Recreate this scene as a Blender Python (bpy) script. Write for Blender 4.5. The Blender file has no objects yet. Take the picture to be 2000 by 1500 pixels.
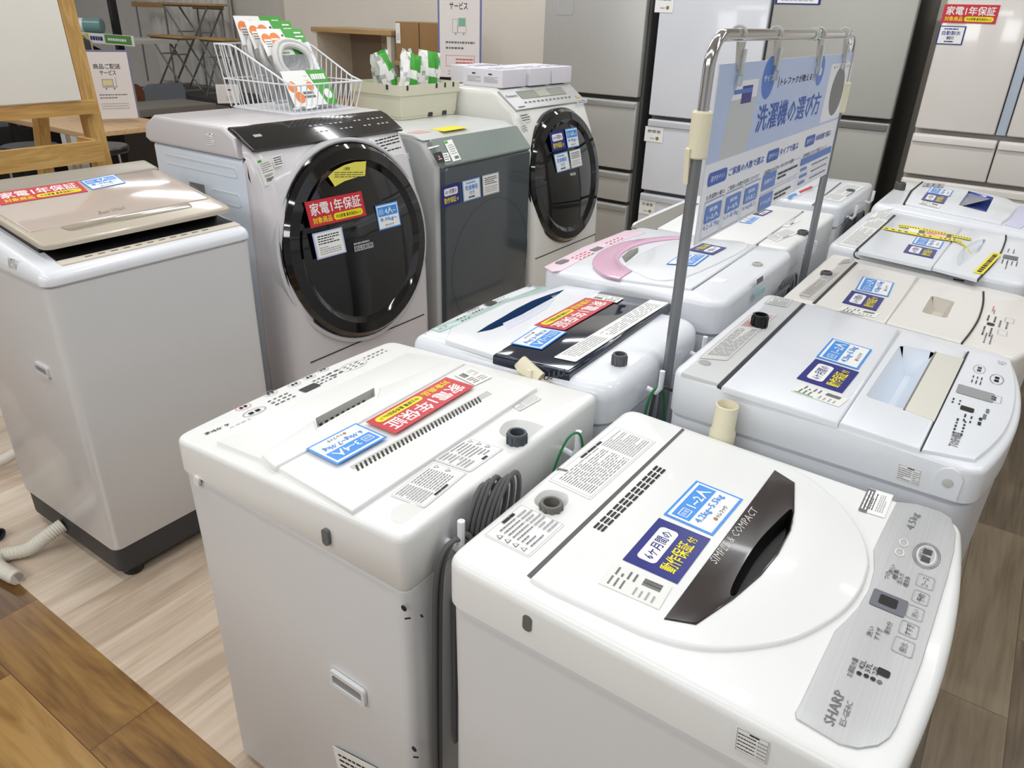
import bpy, bmesh, math, random
from mathutils import Vector, Matrix
SC = bpy.context.scene
COL = SC.collection
PI = math.pi

# ---------------------------------------------------------------- camera
FPX = 1449.07                                   # focal length in pixels of the 2000x1500 frame
CAMZ = 1.55
RT = Vector((.81933028, .57257503, .02925283))
UP = Vector((-.27746601, .35135826, .89418118))
FW = Vector((-.50170759, .74074639, -.44674857))
cam_d = bpy.data.cameras.new('camera')
cam_d.sensor_width = 36
cam_d.lens = FPX / 2000 * 36
cam_d.clip_start = .05
cam = bpy.data.objects.new('camera', cam_d)
COL.objects.link(cam)
m = Matrix((RT, UP, -FW)).transposed().to_4x4()
m.translation = (0, 0, CAMZ)
cam.matrix_world = m
SC.camera = cam

# ---------------------------------------------------------------- world, lamps, exposure
SC.view_settings.view_transform = 'Standard'
SC.view_settings.look = 'None'
SC.view_settings.gamma = 1
SC.view_settings.use_curve_mapping = False
SC.view_settings.exposure = 0.0
wd = bpy.data.worlds.new('world'); SC.world = wd
wd.use_nodes = True
wd.node_tree.nodes['Background'].inputs[0].default_value = (.96, .98, 1, 1)
wd.node_tree.nodes['Background'].inputs[1].default_value = .3
SC.cycles.use_denoising = True
SC.cycles.max_bounces = 8

def lamp(x, y, sx, sy, power, z=2.92, rz=0, col=(.955, .98, 1)):
    d = bpy.data.lights.new('ceiling_or_fill_lamp', 'AREA'); d.shape = 'RECTANGLE'
    d.size = sx; d.size_y = sy; d.energy = power; d.color = col
    o = bpy.data.objects.new('ceiling_or_fill_lamp', d); COL.objects.link(o)
    o.location = (x, y, z); o.rotation_euler = (0, 0, rz)
LAMPS = [(-2.4, .2), (-.9, .2), (.9, .2), (-2.4, 1.9), (-.9, 1.9), (.9, 1.9), (-2.4, 3.5), (-.9, 3.5), (.9, 3.5),
         (-4.3, 1.0), (-4.3, 3.0), (-6.5, 1.6), (-6.3, 3.6), (-.3, -1.6), (-2.4, -1.6), (-4.2, 4.3), (-2.4, 4.9), (2.4, 2.7), (-7.6, 3.0)]
for (x, y) in LAMPS:
    lamp(x, y, 1.25, .12, 18 if y < -1 else 8.8 if y < 1.2 else 11.5)  # the pair behind the camera is boosted as added fill
# track spots added as fill behind the camera, tilted to brighten the machine sides
for (x, y) in ((-3.6, -2.4), (-1.6, -2.7), (.6, -2.6)):
    lamp(x, y, .9, .5, 17, 2.75)
    bpy.context.scene.objects[-1].rotation_euler = (math.radians(58), 0, 0)

# ---------------------------------------------------------------- helpers
def P(px, py, X=None, Y=None, Z=None, pl=None):
    """point of the photograph on a real plane of the room"""
    d = RT * ((px - 1000) / FPX) - UP * ((py - 750) / FPX) + FW
    o = Vector((0, 0, CAMZ))
    if pl: t = (pl[0] - o).dot(pl[1]) / d.dot(pl[1])
    elif X is not None: t = X / d.x
    elif Y is not None: t = Y / d.y
    else: t = (Z - CAMZ) / d.z
    return o + d * t

def lin(h):
    c = [int(h[i:i + 2], 16) / 255 for i in (0, 2, 4)]
    return tuple(v / 12.92 if v <= .04045 else ((v + .055) / 1.055) ** 2.4 for v in c) + (1,)

MATS = {}
def mat(name, hexc, rough=.4, metal=0, coat=0, var=.03, vs=6, bump=0, bs=200, trans=0, ior=1.45, alpha=1, spec=.5):
    if name in MATS: return MATS[name]
    mt = bpy.data.materials.new(name); mt.use_nodes = True
    nt = mt.node_tree; b = nt.nodes['Principled BSDF']
    c = lin(hexc)
    tc = nt.nodes.new('ShaderNodeTexCoord')
    nz = nt.nodes.new('ShaderNodeTexNoise'); nz.inputs['Scale'].default_value = vs; nz.inputs['Detail'].default_value = 3
    nt.links.new(tc.outputs['Object'], nz.inputs['Vector'])
    mx = nt.nodes.new('ShaderNodeMix'); mx.data_type = 'RGBA'
    mx.inputs[6].default_value = tuple(v * (1 - var) for v in c[:3]) + (1,)
    mx.inputs[7].default_value = tuple(min(1, v * (1 + var)) for v in c[:3]) + (1,)
    nt.links.new(nz.outputs['Fac'], mx.inputs[0]); nt.links.new(mx.outputs[2], b.inputs['Base Color'])
    b.inputs['Roughness'].default_value = rough; b.inputs['Metallic'].default_value = metal
    b.inputs['Coat Weight'].default_value = coat; b.inputs['Coat Roughness'].default_value = .06
    b.inputs['IOR'].default_value = ior; b.inputs['Transmission Weight'].default_value = trans; b.inputs['Alpha'].default_value = alpha
    b.inputs['Specular IOR Level'].default_value = spec
    if bump:
        n2 = nt.nodes.new('ShaderNodeTexNoise'); n2.inputs['Scale'].default_value = bs
        nt.links.new(tc.outputs['Object'], n2.inputs['Vector'])
        bp = nt.nodes.new('ShaderNodeBump'); bp.inputs['Strength'].default_value = bump; bp.inputs['Distance'].default_value = .002
        nt.links.new(n2.outputs['Fac'], bp.inputs['Height']); nt.links.new(bp.outputs[0], b.inputs['Normal'])
    MATS[name] = mt
    return mt

def brushed(name, hexc, rough=.35, metal=.9, sc=(2, 2, 260)):
    mt = bpy.data.materials.new(name); mt.use_nodes = True
    nt = mt.node_tree; b = nt.nodes['Principled BSDF']
    tc = nt.nodes.new('ShaderNodeTexCoord'); mp = nt.nodes.new('ShaderNodeMapping'); mp.inputs['Scale'].default_value = sc
    nz = nt.nodes.new('ShaderNodeTexNoise'); nz.inputs['Scale'].default_value = 3
    nt.links.new(tc.outputs['Object'], mp.inputs[0]); nt.links.new(mp.outputs[0], nz.inputs['Vector'])
    c = lin(hexc); mx = nt.nodes.new('ShaderNodeMix'); mx.data_type = 'RGBA'
    mx.inputs[6].default_value = tuple(v * .9 for v in c[:3]) + (1,); mx.inputs[7].default_value = tuple(min(1, v * 1.08) for v in c[:3]) + (1,)
    nt.links.new(nz.outputs['Fac'], mx.inputs[0]); nt.links.new(mx.outputs[2], b.inputs['Base Color'])
    b.inputs['Metallic'].default_value = metal; b.inputs['Roughness'].default_value = rough
    MATS[name] = mt
    return mt

def wood(name, cols, plank=None, rough=.4, grain=(1, 14, 14), seam='3a2c1c', along='X', warp=2.5, tone=.5):
    """planked or plain wood; plank=(length, width) in metres, boards run along X or Y"""
    mt = bpy.data.materials.new(name); mt.use_nodes = True
    nt = mt.node_tree; N = nt.nodes.new; Lk = nt.links.new
    b = nt.nodes['Principled BSDF']; b.inputs['Roughness'].default_value = rough
    tc = N('ShaderNodeTexCoord')
    mp = N('ShaderNodeMapping'); Lk(tc.outputs['Object'], mp.inputs[0])
    if along == 'Y': mp.inputs['Rotation'].default_value = (0, 0, PI / 2)
    if along == 'Z': mp.inputs['Rotation'].default_value = (0, PI / 2, 0)
    vec = mp.outputs[0]
    if plank:
        br = N('ShaderNodeTexBrick'); br.offset = .37; br.offset_frequency = 2
        br.inputs['Scale'].default_value = 1; br.inputs['Brick Width'].default_value = plank[0]; br.inputs['Row Height'].default_value = plank[1]
        br.inputs['Mortar Size'].default_value = .0012; br.inputs['Mortar Smooth'].default_value = .2; br.inputs['Bias'].default_value = 0
        br.inputs['Color1'].default_value = (0, 0, 0, 1); br.inputs['Color2'].default_value = (1, 1, 1, 1); br.inputs['Mortar'].default_value = (.5, .5, .5, 1)
        Lk(vec, br.inputs['Vector'])
        off = N('ShaderNodeVectorMath'); off.operation = 'SCALE'; off.inputs['Scale'].default_value = 9.7
        Lk(br.outputs['Color'], off.inputs[0])
        ad = N('ShaderNodeVectorMath'); ad.operation = 'ADD'; Lk(vec, ad.inputs[0]); Lk(off.outputs[0], ad.inputs[1]); vec = ad.outputs[0]
    m2 = N('ShaderNodeMapping'); m2.inputs['Scale'].default_value = grain; Lk(vec, m2.inputs[0])
    n1 = N('ShaderNodeTexNoise'); n1.inputs['Scale'].default_value = 1.0; n1.inputs['Detail'].default_value = 4; n1.inputs['Distortion'].default_value = warp
    Lk(m2.outputs[0], n1.inputs['Vector'])
    m3 = N('ShaderNodeMapping'); m3.inputs['Scale'].default_value = (grain[0] * 2, grain[1] * 9, grain[2] * 9); Lk(vec, m3.inputs[0])
    n2 = N('ShaderNodeTexNoise'); n2.inputs['Scale'].default_value = 1.0; n2.inputs['Detail'].default_value = 3; Lk(m3.outputs[0], n2.inputs['Vector'])
    mm = N('ShaderNodeMath'); mm.operation = 'MULTIPLY_ADD'; mm.inputs[1].default_value = .35; Lk(n2.outputs['Fac'], mm.inputs[0]); 
    sb = N('ShaderNodeMath'); sb.operation = 'MULTIPLY'; sb.inputs[1].default_value = .65; Lk(n1.outputs['Fac'], sb.inputs[0]); Lk(sb.outputs[0], mm.inputs[2])
    fac = mm.outputs[0]
    if plank:
        pa = N('ShaderNodeMath'); pa.operation = 'MULTIPLY_ADD'; pa.inputs[1].default_value = .22 * tone * 2; Lk(br.outputs['Color'], pa.inputs[0])
        pb = N('ShaderNodeMath'); pb.operation = 'SUBTRACT'; pb.inputs[1].default_value = .11 * tone * 2; Lk(fac, pb.inputs[0]); Lk(pb.outputs[0], pa.inputs[2]); fac = pa.outputs[0]
    cr = N('ShaderNodeValToRGB'); e = cr.color_ramp.elements
    e[0].position = .3; e[0].color = lin(cols[0]); e[1].position = .72; e[1].color = lin(cols[-1])
    for i, c in enumerate(cols[1:-1]):
        k = e.new(.3 + .42 * (i + 1) / (len(cols) - 1)); k.color = lin(c)
    Lk(fac, cr.inputs[0]); colr = cr.outputs[0]
    if plank:
        mx = N('ShaderNodeMix'); mx.data_type = 'RGBA'; Lk(br.outputs['Fac'], mx.inputs[0]); Lk(colr, mx.inputs[6]); mx.inputs[7].default_value = lin(seam); colr = mx.outputs[2]
    Lk(colr, b.inputs['Base Color'])
    MATS[name] = mt
    return mt

def area(p):
    return sum(p[i][0] * p[(i + 1) % len(p)][1] - p[(i + 1) % len(p)][0] * p[i][1] for i in range(len(p))) / 2
def ccw(p):
    p = [(a[0], a[1]) for a in p]
    return p if area(p) > 0 else p[::-1]
def inset(p, t):
    n = len(p); out = []
    for i in range(n):
        a, b, c = Vector(p[i - 1]), Vector(p[i]), Vector(p[(i + 1) % n])
        d1 = (b - a); d2 = (c - b)
        if d1.length < 1e-9 or d2.length < 1e-9: out.append(tuple(b)); continue
        d1.normalize(); d2.normalize()
        n1 = Vector((-d1.y, d1.x)); n2 = Vector((-d2.y, d2.x)); s = n1 + n2
        if s.length < 1e-6: out.append(tuple(b)); continue
        s.normalize(); k = max(.5, s.dot(n1))
        out.append(tuple(b + s * (t / k)))
    return out
def cr(pts, n=6, closed=False):
    q = [Vector(p) for p in pts]; out = []; m = len(q)
    for i in range(m if closed else m - 1):
        if closed: p0, p1, p2, p3 = q[i - 1], q[i], q[(i + 1) % m], q[(i + 2) % m]
        else:
            p1, p2 = q[i], q[i + 1]; p0 = q[i - 1] if i else p1 * 2 - p2; p3 = q[i + 2] if i + 2 < m else p2 * 2 - p1
        for k in range(n):
            t = k / n
            out.append(.5 * ((2 * p1) + (p2 - p0) * t + (2 * p0 - 5 * p1 + 4 * p2 - p3) * t * t + (3 * p1 - p0 - 3 * p2 + p3) * t ** 3))
    if not closed: out.append(q[-1])
    return out
def rpoly(pts, r, n=5):
    """polygon with rounded corners; r one radius or one per corner"""
    p = [Vector((a[0], a[1])) for a in pts]; m = len(p); out = []
    for i in range(m):
        ri = r[i] if isinstance(r, (list, tuple)) else r
        b = p[i]; d1 = p[i - 1] - b; d2 = p[(i + 1) % m] - b
        t = min(ri, d1.length * .48, d2.length * .48)
        if t < 1e-5: out.append(tuple(b)); continue
        a = b + d1.normalized() * t; c = b + d2.normalized() * t
        for k in range(n + 1):
            s = k / n; out.append(tuple(a * (1 - s) ** 2 + b * 2 * s * (1 - s) * .9 + c * s * s + (a + c) * .5 * 2 * s * (1 - s) * .1))
    return out
def rrect(w, d, r, cx=0, cy=0, n=5):
    out = []
    r = min(r, w * .499, d * .499)
    for (sx, sy, a0) in ((1, -1, -PI / 2), (1, 1, 0), (-1, 1, PI / 2), (-1, -1, PI)):
        for k in range(n + 1):
            a = a0 + PI / 2 * k / n
            out.append((cx + sx * (w / 2 - r) + r * math.cos(a), cy + sy * (d / 2 - r) + r * math.sin(a)))
    return out

TXT = {}
def text_geo(s, bold):
    k = (s, bold)
    if k in TXT: return TXT[k]
    c = bpy.data.curves.new('lettering', 'FONT'); c.body = s; c.resolution_u = 1
    o = bpy.data.objects.new('lettering', c); COL.objects.link(o)
    dg = bpy.context.evaluated_depsgraph_get()
    me = bpy.data.meshes.new_from_object(o.evaluated_get(dg))
    vs = [(v.co.x, v.co.y) for v in me.vertices]; fs = [tuple(p.vertices) for p in me.polygons]
    bpy.data.objects.remove(o); bpy.data.curves.remove(c); bpy.data.meshes.remove(me)
    if vs:
        x0 = min(v[0] for v in vs); x1 = max(v[0] for v in vs); y0 = min(v[1] for v in vs); y1 = max(v[1] for v in vs)
        if bold:                                   # heavier strokes: the outline laid down four times, slightly shifted
            b = .013; n = len(vs)
            vs = [(x + dx, y + dy) for dx, dy in ((-b, -b), (b, -b), (b, b), (-b, b)) for x, y in vs]
            fs = [tuple(i + k * n for i in f) for k in range(4) for f in fs]
            x0 -= b; x1 += b; y0 -= b; y1 += b
        vs = [((x - x0) / max(1e-6, x1 - x0), (y - y0) / max(1e-6, y1 - y0)) for x, y in vs]
    TXT[k] = (vs, fs)
    return TXT[k]

class MB:
    def __init__(s): s.bm = bmesh.new(); s.mats = []; s.mi = 0; s.M = Matrix()
    def use(s, m):
        if m not in s.mats: s.mats.append(m)
        s.mi = s.mats.index(m); return s
    def v(s, p): return s.bm.verts.new(s.M @ Vector(p))
    def f(s, vs):
        try: f = s.bm.faces.new(vs); f.material_index = s.mi; return f
        except ValueError: return None
    def skin(s, a, b):
        n = len(a)
        for i in range(n): s.f((a[i], a[(i + 1) % n], b[(i + 1) % n], b[i]))
    def fill(s, rings):
        es = []
        for r in rings:
            for i in range(len(r)):
                e = s.bm.edges.get((r[i], r[(i + 1) % len(r)])) or s.bm.edges.new((r[i], r[(i + 1) % len(r)]))
                es.append(e)
        g = bmesh.ops.triangle_fill(s.bm, use_beauty=True, use_dissolve=False, edges=es)
        for x in g['geom']:
            if isinstance(x, bmesh.types.BMFace): x.material_index = s.mi
    def loft(s, rings, cap0=True, cap1=True):
        vs = [[s.v(p) for p in r] for r in rings]
        for a, b in zip(vs, vs[1:]): s.skin(a, b)
        if cap0: s.f(vs[0][::-1])
        if cap1: s.f(vs[-1])
        return s
    def prism(s, poly, z0, z1, b=0, n=3, cap0=True, holes=(), b0=0):
        """upright block; rounded top edge b; holes = (poly, [(inset, drop)...], material or None)"""
        poly = ccw(poly)
        rings = []
        if b0: rings += [[(x, y, z0) for x, y in inset(poly, b0)], [(x, y, z0 + b0) for x, y in poly]]
        else: rings.append([(x, y, z0) for x, y in poly])
        if b:
            for k in range(n + 1):
                a = PI / 2 * k / n
                rings.append([(x, y, z1 - b + b * math.sin(a)) for x, y in inset(poly, b * (1 - math.cos(a)))])
        else: rings.append([(x, y, z1) for x, y in poly])
        vs = [[s.v(p) for p in r] for r in rings]
        for a, c in zip(vs, vs[1:]): s.skin(a, c)
        if cap0: s.fill([vs[0]])
        hr = []
        m0 = s.mi
        for h in holes:
            hp = [tuple(q) for q in ccw(h[0])]; top = [s.v((x, y, z1)) for x, y in hp]; hr.append(top)
        s.fill([vs[-1]] + hr)
        for h, top in zip(holes, hr):
            if h[1] is None: continue
            if h[2]: s.use(h[2])
            prev = top
            for (t, dz) in h[1]:
                r = [s.v((x, y, z1 - dz)) for x, y in inset(ccw(h[0]), t)]; s.skin(prev, r); prev = r
            s.fill([prev]); s.mi = m0
        return s
    def box(s, c, d, rz=0, b=0, R=None):
        M0 = s.M
        s.M = M0 @ Matrix.Translation(c) @ (R.to_4x4() if R else Matrix.Rotation(rz, 4, 'Z'))
        x, y, z = d[0] / 2, d[1] / 2, d[2] / 2
        if b: s.prism(rrect(d[0], d[1], b, n=3), -z, z, b=min(b, z * .9), b0=min(b, z * .9) * .6)
        else: s.loft([[(-x, -y, -z), (x, -y, -z), (x, y, -z), (-x, y, -z)], [(-x, -y, z), (x, -y, z), (x, y, z), (-x, y, z)]])
        s.M = M0; return s
    def bar(s, a, b, w, h=None):
        """straight square bar between two points"""
        a, b = Vector(a), Vector(b); h = h or w; d = (b - a); L = d.length; d.normalize()
        up = Vector((0, 0, 1)) if abs(d.z) < .95 else Vector((0, 1, 0))
        x = d.cross(up).normalized(); y = x.cross(d)
        r = lambda p: [p + x * w / 2 + y * h / 2, p - x * w / 2 + y * h / 2, p - x * w / 2 - y * h / 2, p + x * w / 2 - y * h / 2]
        s.loft([r(a), r(b)]); return s
    def tube(s, pts, r, n=8, closed=False, rr=None):
        pts = [Vector(p) for p in pts]; m = len(pts); rings = []; x = None
        for i, p in enumerate(pts):
            a = pts[i - 1] if (i or closed) else p; c = pts[(i + 1) % m] if (i < m - 1 or closed) else p
            d = (c - a).normalized()
            if x is None:
                up = Vector((0, 0, 1)) if abs(d.z) < .9 else Vector((1, 0, 0)); x = d.cross(up).normalized()
            else:
                x = (x - d * x.dot(d)).normalized()
            y = d.cross(x); ri = rr[i] if rr else r
            rings.append([p + (x * math.cos(2 * PI * k / n) + y * math.sin(2 * PI * k / n)) * ri for k in range(n)])
        if closed:
            vs = [[s.v(p) for p in r_] for r_ in rings]
            for i in range(m): s.skin(vs[i], vs[(i + 1) % m])
        else: s.loft(rings)
        return s
    def lathe(s, prof, c=(0, 0, 0), n=24, R=None, cap0=True, cap1=True):
        M0 = s.M; s.M = M0 @ Matrix.Translation(c) @ (R.to_4x4() if R else Matrix())
        s.loft([[(r * math.cos(2 * PI * k / n), r * math.sin(2 * PI * k / n), z) for k in range(n)] for r, z in prof], cap0, cap1)
        s.M = M0; return s
    def quad(s, a, b, c, d): s.f([s.v(a), s.v(b), s.v(c), s.v(d)]); return s
    def build(s, name, parent=None, ang=38, recalc=True, warp=None):
        if warp:
            for v in s.bm.verts: v.co = Vector(warp(v.co))
        if recalc: bmesh.ops.recalc_face_normals(s.bm, faces=s.bm.faces[:])
        me = bpy.data.meshes.new(name); s.bm.to_mesh(me); s.bm.free()
        for mt in s.mats: me.materials.append(mt)
        for p in me.polygons: p.use_smooth = True
        me.set_sharp_from_angle(angle=math.radians(ang))
        o = bpy.data.objects.new(name, me); COL.objects.link(o)
        if parent: o.parent = parent
        return o

def tag(o, label=None, cat=None, group=None, kind=None):
    if label: o['label'] = label
    if cat: o['category'] = cat
    if group: o['group'] = group
    if kind: o['kind'] = kind
    return o
def thing(name, label, cat, loc=(0, 0, 0), rz=0, group=None):
    o = bpy.data.objects.new(name, None); COL.objects.link(o); o.empty_display_size = .1
    o.location = loc; o.rotation_euler = (0, 0, rz)
    return tag(o, label, cat, group)

# ---------------------------------------------------------------- materials
WHITE = mat('white_plastic', 'ebecea', .3, coat=.12, var=.012)
WHITE2 = mat('cool_white_plastic', 'e6e9ee', .25, coat=.3, var=.012)
WHITE3 = mat('ivory_plastic', 'ebe7e1', .26, coat=.3, var=.012)
BODY = mat('painted_steel_white', 'dfe0e1', .36, coat=.06, var=.015)
BODY2 = mat('painted_steel_cool_white', 'd3d6dc', .32, coat=.2, var=.015)
GREYP = mat('light_grey_plastic', 'c4c3bf', .38, var=.03)
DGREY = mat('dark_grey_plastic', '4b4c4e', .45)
DARK = mat('black_plastic', '161617', .35)
GAP = mat('gap_shade_dark', '3a3a3b', .7)  # dark colour standing for the shade in gaps, seams and notches
NUTG = mat('inlet_grey_plastic', '5d6064', .5)
BLACKG = mat('black_gloss', '08090b', .06, coat=.6, var=.05)
PAPER = mat('sticker_white', 'f2f2f0', .35, var=.01)
TAGW = mat('matte_paper', 'ebebe6', .6, var=.02)
RED = mat('sticker_red', 'c9303c', .3, var=.02)
YEL = mat('sticker_yellow', 'f3e21b', .35, var=.02)
NAVY = mat('sticker_navy', '21287f', .28, var=.02)
BLUE = mat('sticker_blue', '3f92e6', .3, var=.02)
INK = mat('ink_black', '1c1c1e', .5)
INKG = mat('ink_grey', '6f6f72', .5)
INKL = mat('ink_light_grey', 'a9a9ab', .5)
INKR = mat('ink_red', 'd05a5a', .5)
GREEN = mat('print_green', '46a53a', .4)
ORANGE = mat('print_orange', 'ee8742', .4)
BROWNL = mat('logo_brown', 'a8814a', .5)
CHROME = mat('chrome', 'd8d9db', .12, metal=1, var=.03)
STEEL = mat('painted_steel_grey', '8b8d90', .35, metal=.6)
CORD = mat('grey_cord_rubber', '5e5f60', .5)
GREENC = mat('green_wire', '1f7a45', .45)
CREAM = mat('cream_plastic', 'e6dfc4', .4)
SILVER = brushed('silver_panel', 'c3c4c4', .42, .55, (2, 160, 2))

# ---------------------------------------------------------------- stickers
class Sticker:
    """a printed card: three corners (top left, top right, bottom left) in the parent's space"""
    def __init__(s, tl, tr, bl, base=PAPER, lift=.0008, r=0, bend=None, step=.00014):
        s.step = step
        tl, tr, bl = Vector(tl), Vector(tr), Vector(bl)
        s.o = bl; s.u = tr - tl; s.vv = tl - bl; s.n = s.u.cross(s.vv).normalized(); s.k = 0; s.lift = lift; s.bend = bend
        s.w, s.h = s.u.length, s.vv.length
        s.mb = MB()
        if base:
            s.mb.use(base); pts = rrect(s.w, s.h, r, s.w / 2, s.h / 2, 3) if r else [(0, 0), (s.w, 0), (s.w, s.h), (0, s.h)]
            up = [s.pt(x / s.w, y / s.h, 0) for x, y in pts]; dn = [p - s.n * lift for p in up]
            s.mb.loft([dn, up])
    def pt(s, x, y, k): return s.o + s.u * x + s.vv * y + s.n * (s.lift + s.step * k)
    def rect(s, x0, y0, x1, y1, m, r=0):
        s.k += 1; s.mb.use(m)
        if r:
            w, h = (x1 - x0) * s.w, (y1 - y0) * s.h
            pts = [((x0 * s.w + w / 2 + x) / s.w, (y0 * s.h + h / 2 + y) / s.h) for x, y in rrect(w, h, r * min(w, h))]
        else: pts = [(x0, y0), (x1, y0), (x1, y1), (x0, y1)]
        s.mb.f([s.mb.v(s.pt(x, y, s.k)) for x, y in pts]); return s
    def poly(s, pts, m):
        s.k += 1; s.mb.use(m); s.mb.f([s.mb.v(s.pt(x, y, s.k)) for x, y in pts]); return s
    def disc(s, x, y, rx, m, ry=None, n=20):
        ry = ry or rx * s.w / s.h
        return s.poly([(x + rx * math.cos(2 * PI * i / n), y + ry * math.sin(2 * PI * i / n)) for i in range(n)], m)
    def frame(s, x0, y0, x1, y1, t, m):
        tx, ty = t / s.w, t / s.h; k = s.k
        for q in ((x0, y0, x1, y0 + ty), (x0, y1 - ty, x1, y1), (x0, y0, x0 + tx, y1), (x1 - tx, y0, x1, y1)):
            s.k = k; s.rect(*q, m)
        return s
    def text(s, x0, y0, x1, y1, t, m, bold=False):
        s.k += 1; s.mb.use(m); vs, fs = text_geo(t, bold)
        n4 = max(1, len(vs) // 4)
        vv = [s.mb.v(s.pt(x0 + x * (x1 - x0), y0 + y * (y1 - y0), s.k + (.00002 / s.step * (i // n4) if bold else 0))) for i, (x, y) in enumerate(vs)]
        for f in fs: s.mb.f([vv[i] for i in f])
        return s
    def lines(s, x0, y0, x1, y1, n, m, seed=1, fill=.4, words=6):
        rn = random.Random(seed); k = s.k; h = (y1 - y0) / n
        for i in range(n):
            y = y1 - (i + .5) * h; x = x0; end = x1 if rn.random() < .75 else x0 + (x1 - x0) * rn.uniform(.4, .9)
            while x < end - .01:
                w = (x1 - x0) / words * rn.uniform(.5, 1.3); e = min(end, x + w)
                s.k = k; s.rect(x, y - h * fill / 2, e, y + h * fill / 2, m); x = e + (x1 - x0) * .025
        return s
    def bars(s, x0, y0, x1, y1, m, seed=1, vert=True):
        rn = random.Random(seed); k = s.k; t = 0
        while t < 1:
            w = rn.uniform(.02, .06); s.k = k
            if vert: s.rect(x0 + (x1 - x0) * t, y0, x0 + (x1 - x0) * min(1, t + w), y1, m)
            else: s.rect(x0, y0 + (y1 - y0) * t, x1, y0 + (y1 - y0) * min(1, t + w), m)
            t += w + rn.uniform(.02, .05)
        return s
    def build(s, name, parent, label=None):
        w = None
        if s.bend: w = s.bend
        o = s.mb.build(name, parent, recalc=False, warp=w)
        if label: o['label'] = label
        return o

def st_red(tl, tr, bl, par, **k):
    s = Sticker(tl, tr, bl, RED, **k)
    s.text(.06, .42, .95, .9, '家電1年保証', PAPER, True)
    s.text(.06, .1, .39, .35, '対象商品', YEL, True)
    s.rect(.42, .09, .95, .36, YEL, .5).text(.46, .15, .91, .3, '中古家電 最長保証No.1!', INK, True)
    return s.build('warranty_sticker', par, 'red one year appliance warranty sticker')
def st_cap(tl, tr, bl, par, big='1~2人', kg='4.2kg~5.5kg', **k):
    s = Sticker(tl, tr, bl, BLUE, **k)
    s.rect(.035, .05, .965, .95, PAPER).rect(.07, .52, .93, .89, BLUE)
    s.frame(.12, .6, .3, .8, s.h * .018, PAPER).text(.15, .65, .27, .75, '目安', PAPER)
    s.text(.37, .57, .86, .84, big, PAPER, True)
    s.text(.12, .28, .88, .47, kg, BLUE, True)
    s.disc(.34, .16, .03, BROWNL).text(.4, .11, .68, .21, 'トレファク', INK, True)
    return s.build('capacity_sticker', par, 'blue and white household size sticker')
def st_six(tl, tr, bl, par, **k):
    s = Sticker(tl, tr, bl, NAVY, **k)
    s.rect(.14, .5, .86, .86, PAPER, .25).text(.2, .57, .8, .79, '6ヶ月間の', NAVY, True)
    s.text(.12, .13, .74, .42, '動作保証', YEL, True).text(.77, .16, .88, .33, '付', YEL, True)
    return s.build('warranty_sticker', par, 'navy six month warranty sticker')
def st_tag(tl, tr, bl, par, green=True, seed=3, **k):
    s = Sticker(tl, tr, bl, TAGW, **k)
    if green: s.rect(.03, .55, .1, .95, GREEN)
    s.lines(.12, .62, .5, .92, 3, INKG, seed, .35, 4).lines(.1, .1, .45, .5, 4, INKL, seed + 1, .35, 4)
    s.bars(.6, .12, .9, .42, INK, seed).lines(.58, .5, .92, .9, 4, INKG, seed + 2, .35, 4)
    return s.build('price_tag', par, 'white paper price tag')
def st_warn(tl, tr, bl, par, seed=1, tri=3, n=8, ink=INKG, r=.004, base=PAPER, red=False, name='caution_label', head=True):
    s = Sticker(tl, tr, bl, base, lift=.0004, r=r)
    s.frame(.02, .03, .98, .97, .0008, INKL)
    x0 = .06
    if tri:
        for i in range(tri):
            y = .15 + .7 * i / max(1, tri)
            s.poly([(.05, y), (.05 + .010 / s.w, y), (.05 + .005 / s.w, y + .009 / s.h)], INKG)
            s.poly([(.05 + .002 / s.w, y + .0011 / s.h), (.05 + .008 / s.w, y + .0011 / s.h), (.05 + .005 / s.w, y + .0068 / s.h)], base)
        x0 = .08 + .012 / s.w
    if head: s.lines(.4, .86, .7, .95, 1, INK, seed, .7, 2)
    s.lines(x0, .08, .62, .85, n, ink, seed, .28, 7).lines(.66, .08, .95, .85, n, INKR if red else INKL, seed + 5, .4, 4)
    return s.build(name, par)
def st_note(tl, tr, bl, par, border=None, seed=2, head='', ink=INK, name='notice_sticker', sub=None, **k):
    s = Sticker(tl, tr, bl, border or PAPER, **k)
    if border: s.rect(.05, .05, .95, .95, PAPER)
    if head: s.lines(.2, .8, .8, .88, 1, ink, seed, .8, 5); s.text(.15, .5, .85, .74, head, ink, True); 
    if sub: s.text(.36, .26, .64, .46, sub, ink, True); s.lines(.3, .12, .7, .2, 1, INK, seed, .8, 3)
    if not head: s.lines(.14, .5, .86, .88, 4, ink, seed, .45, 8); s.lines(.14, .12, .86, .44, 4, INKL, seed + 1, .45, 8)
    return s.build(name, par)
# ---------------------------------------------------------------- the room
def struct(mb, name, **k): return tag(mb.build(name, **k), kind='structure')
LIGHTW = wood('pale_vinyl_plank', ['b09c88', 'c5b29d', 'd0bfab', 'ddcfbc'], (1.1, .19), .42, (1.3, 9, 9), 'b5a18b', 'Y', 1.6, .8)
BROWNW = wood('brown_oak_plank', ['5a3c1a', '7d5a2c', '94703a', 'a9844c'], (.6, .206), .3, (1.8, 9, 9), '4a3218', 'X', 2.2, .9)
AISLEW = wood('darker_aisle_plank', ['5d5040', '73644f', '84745d', '92826b'], (.9, .16), .4, (1.6, 11, 11), '5a4a33', 'Y', 2.0, .7)  # darker plank tone for the right zone of the floor
mb = MB().use(LIGHTW)
mb.quad((-9, .583, 0), (-.3, .583, 0), (-.3, 6, 0), (-9, 6, 0))
mb.use(BROWNW).quad((-9, -4, 0), (-.3, -4, 0), (-.3, .583, 0), (-9, .583, 0))
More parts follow.
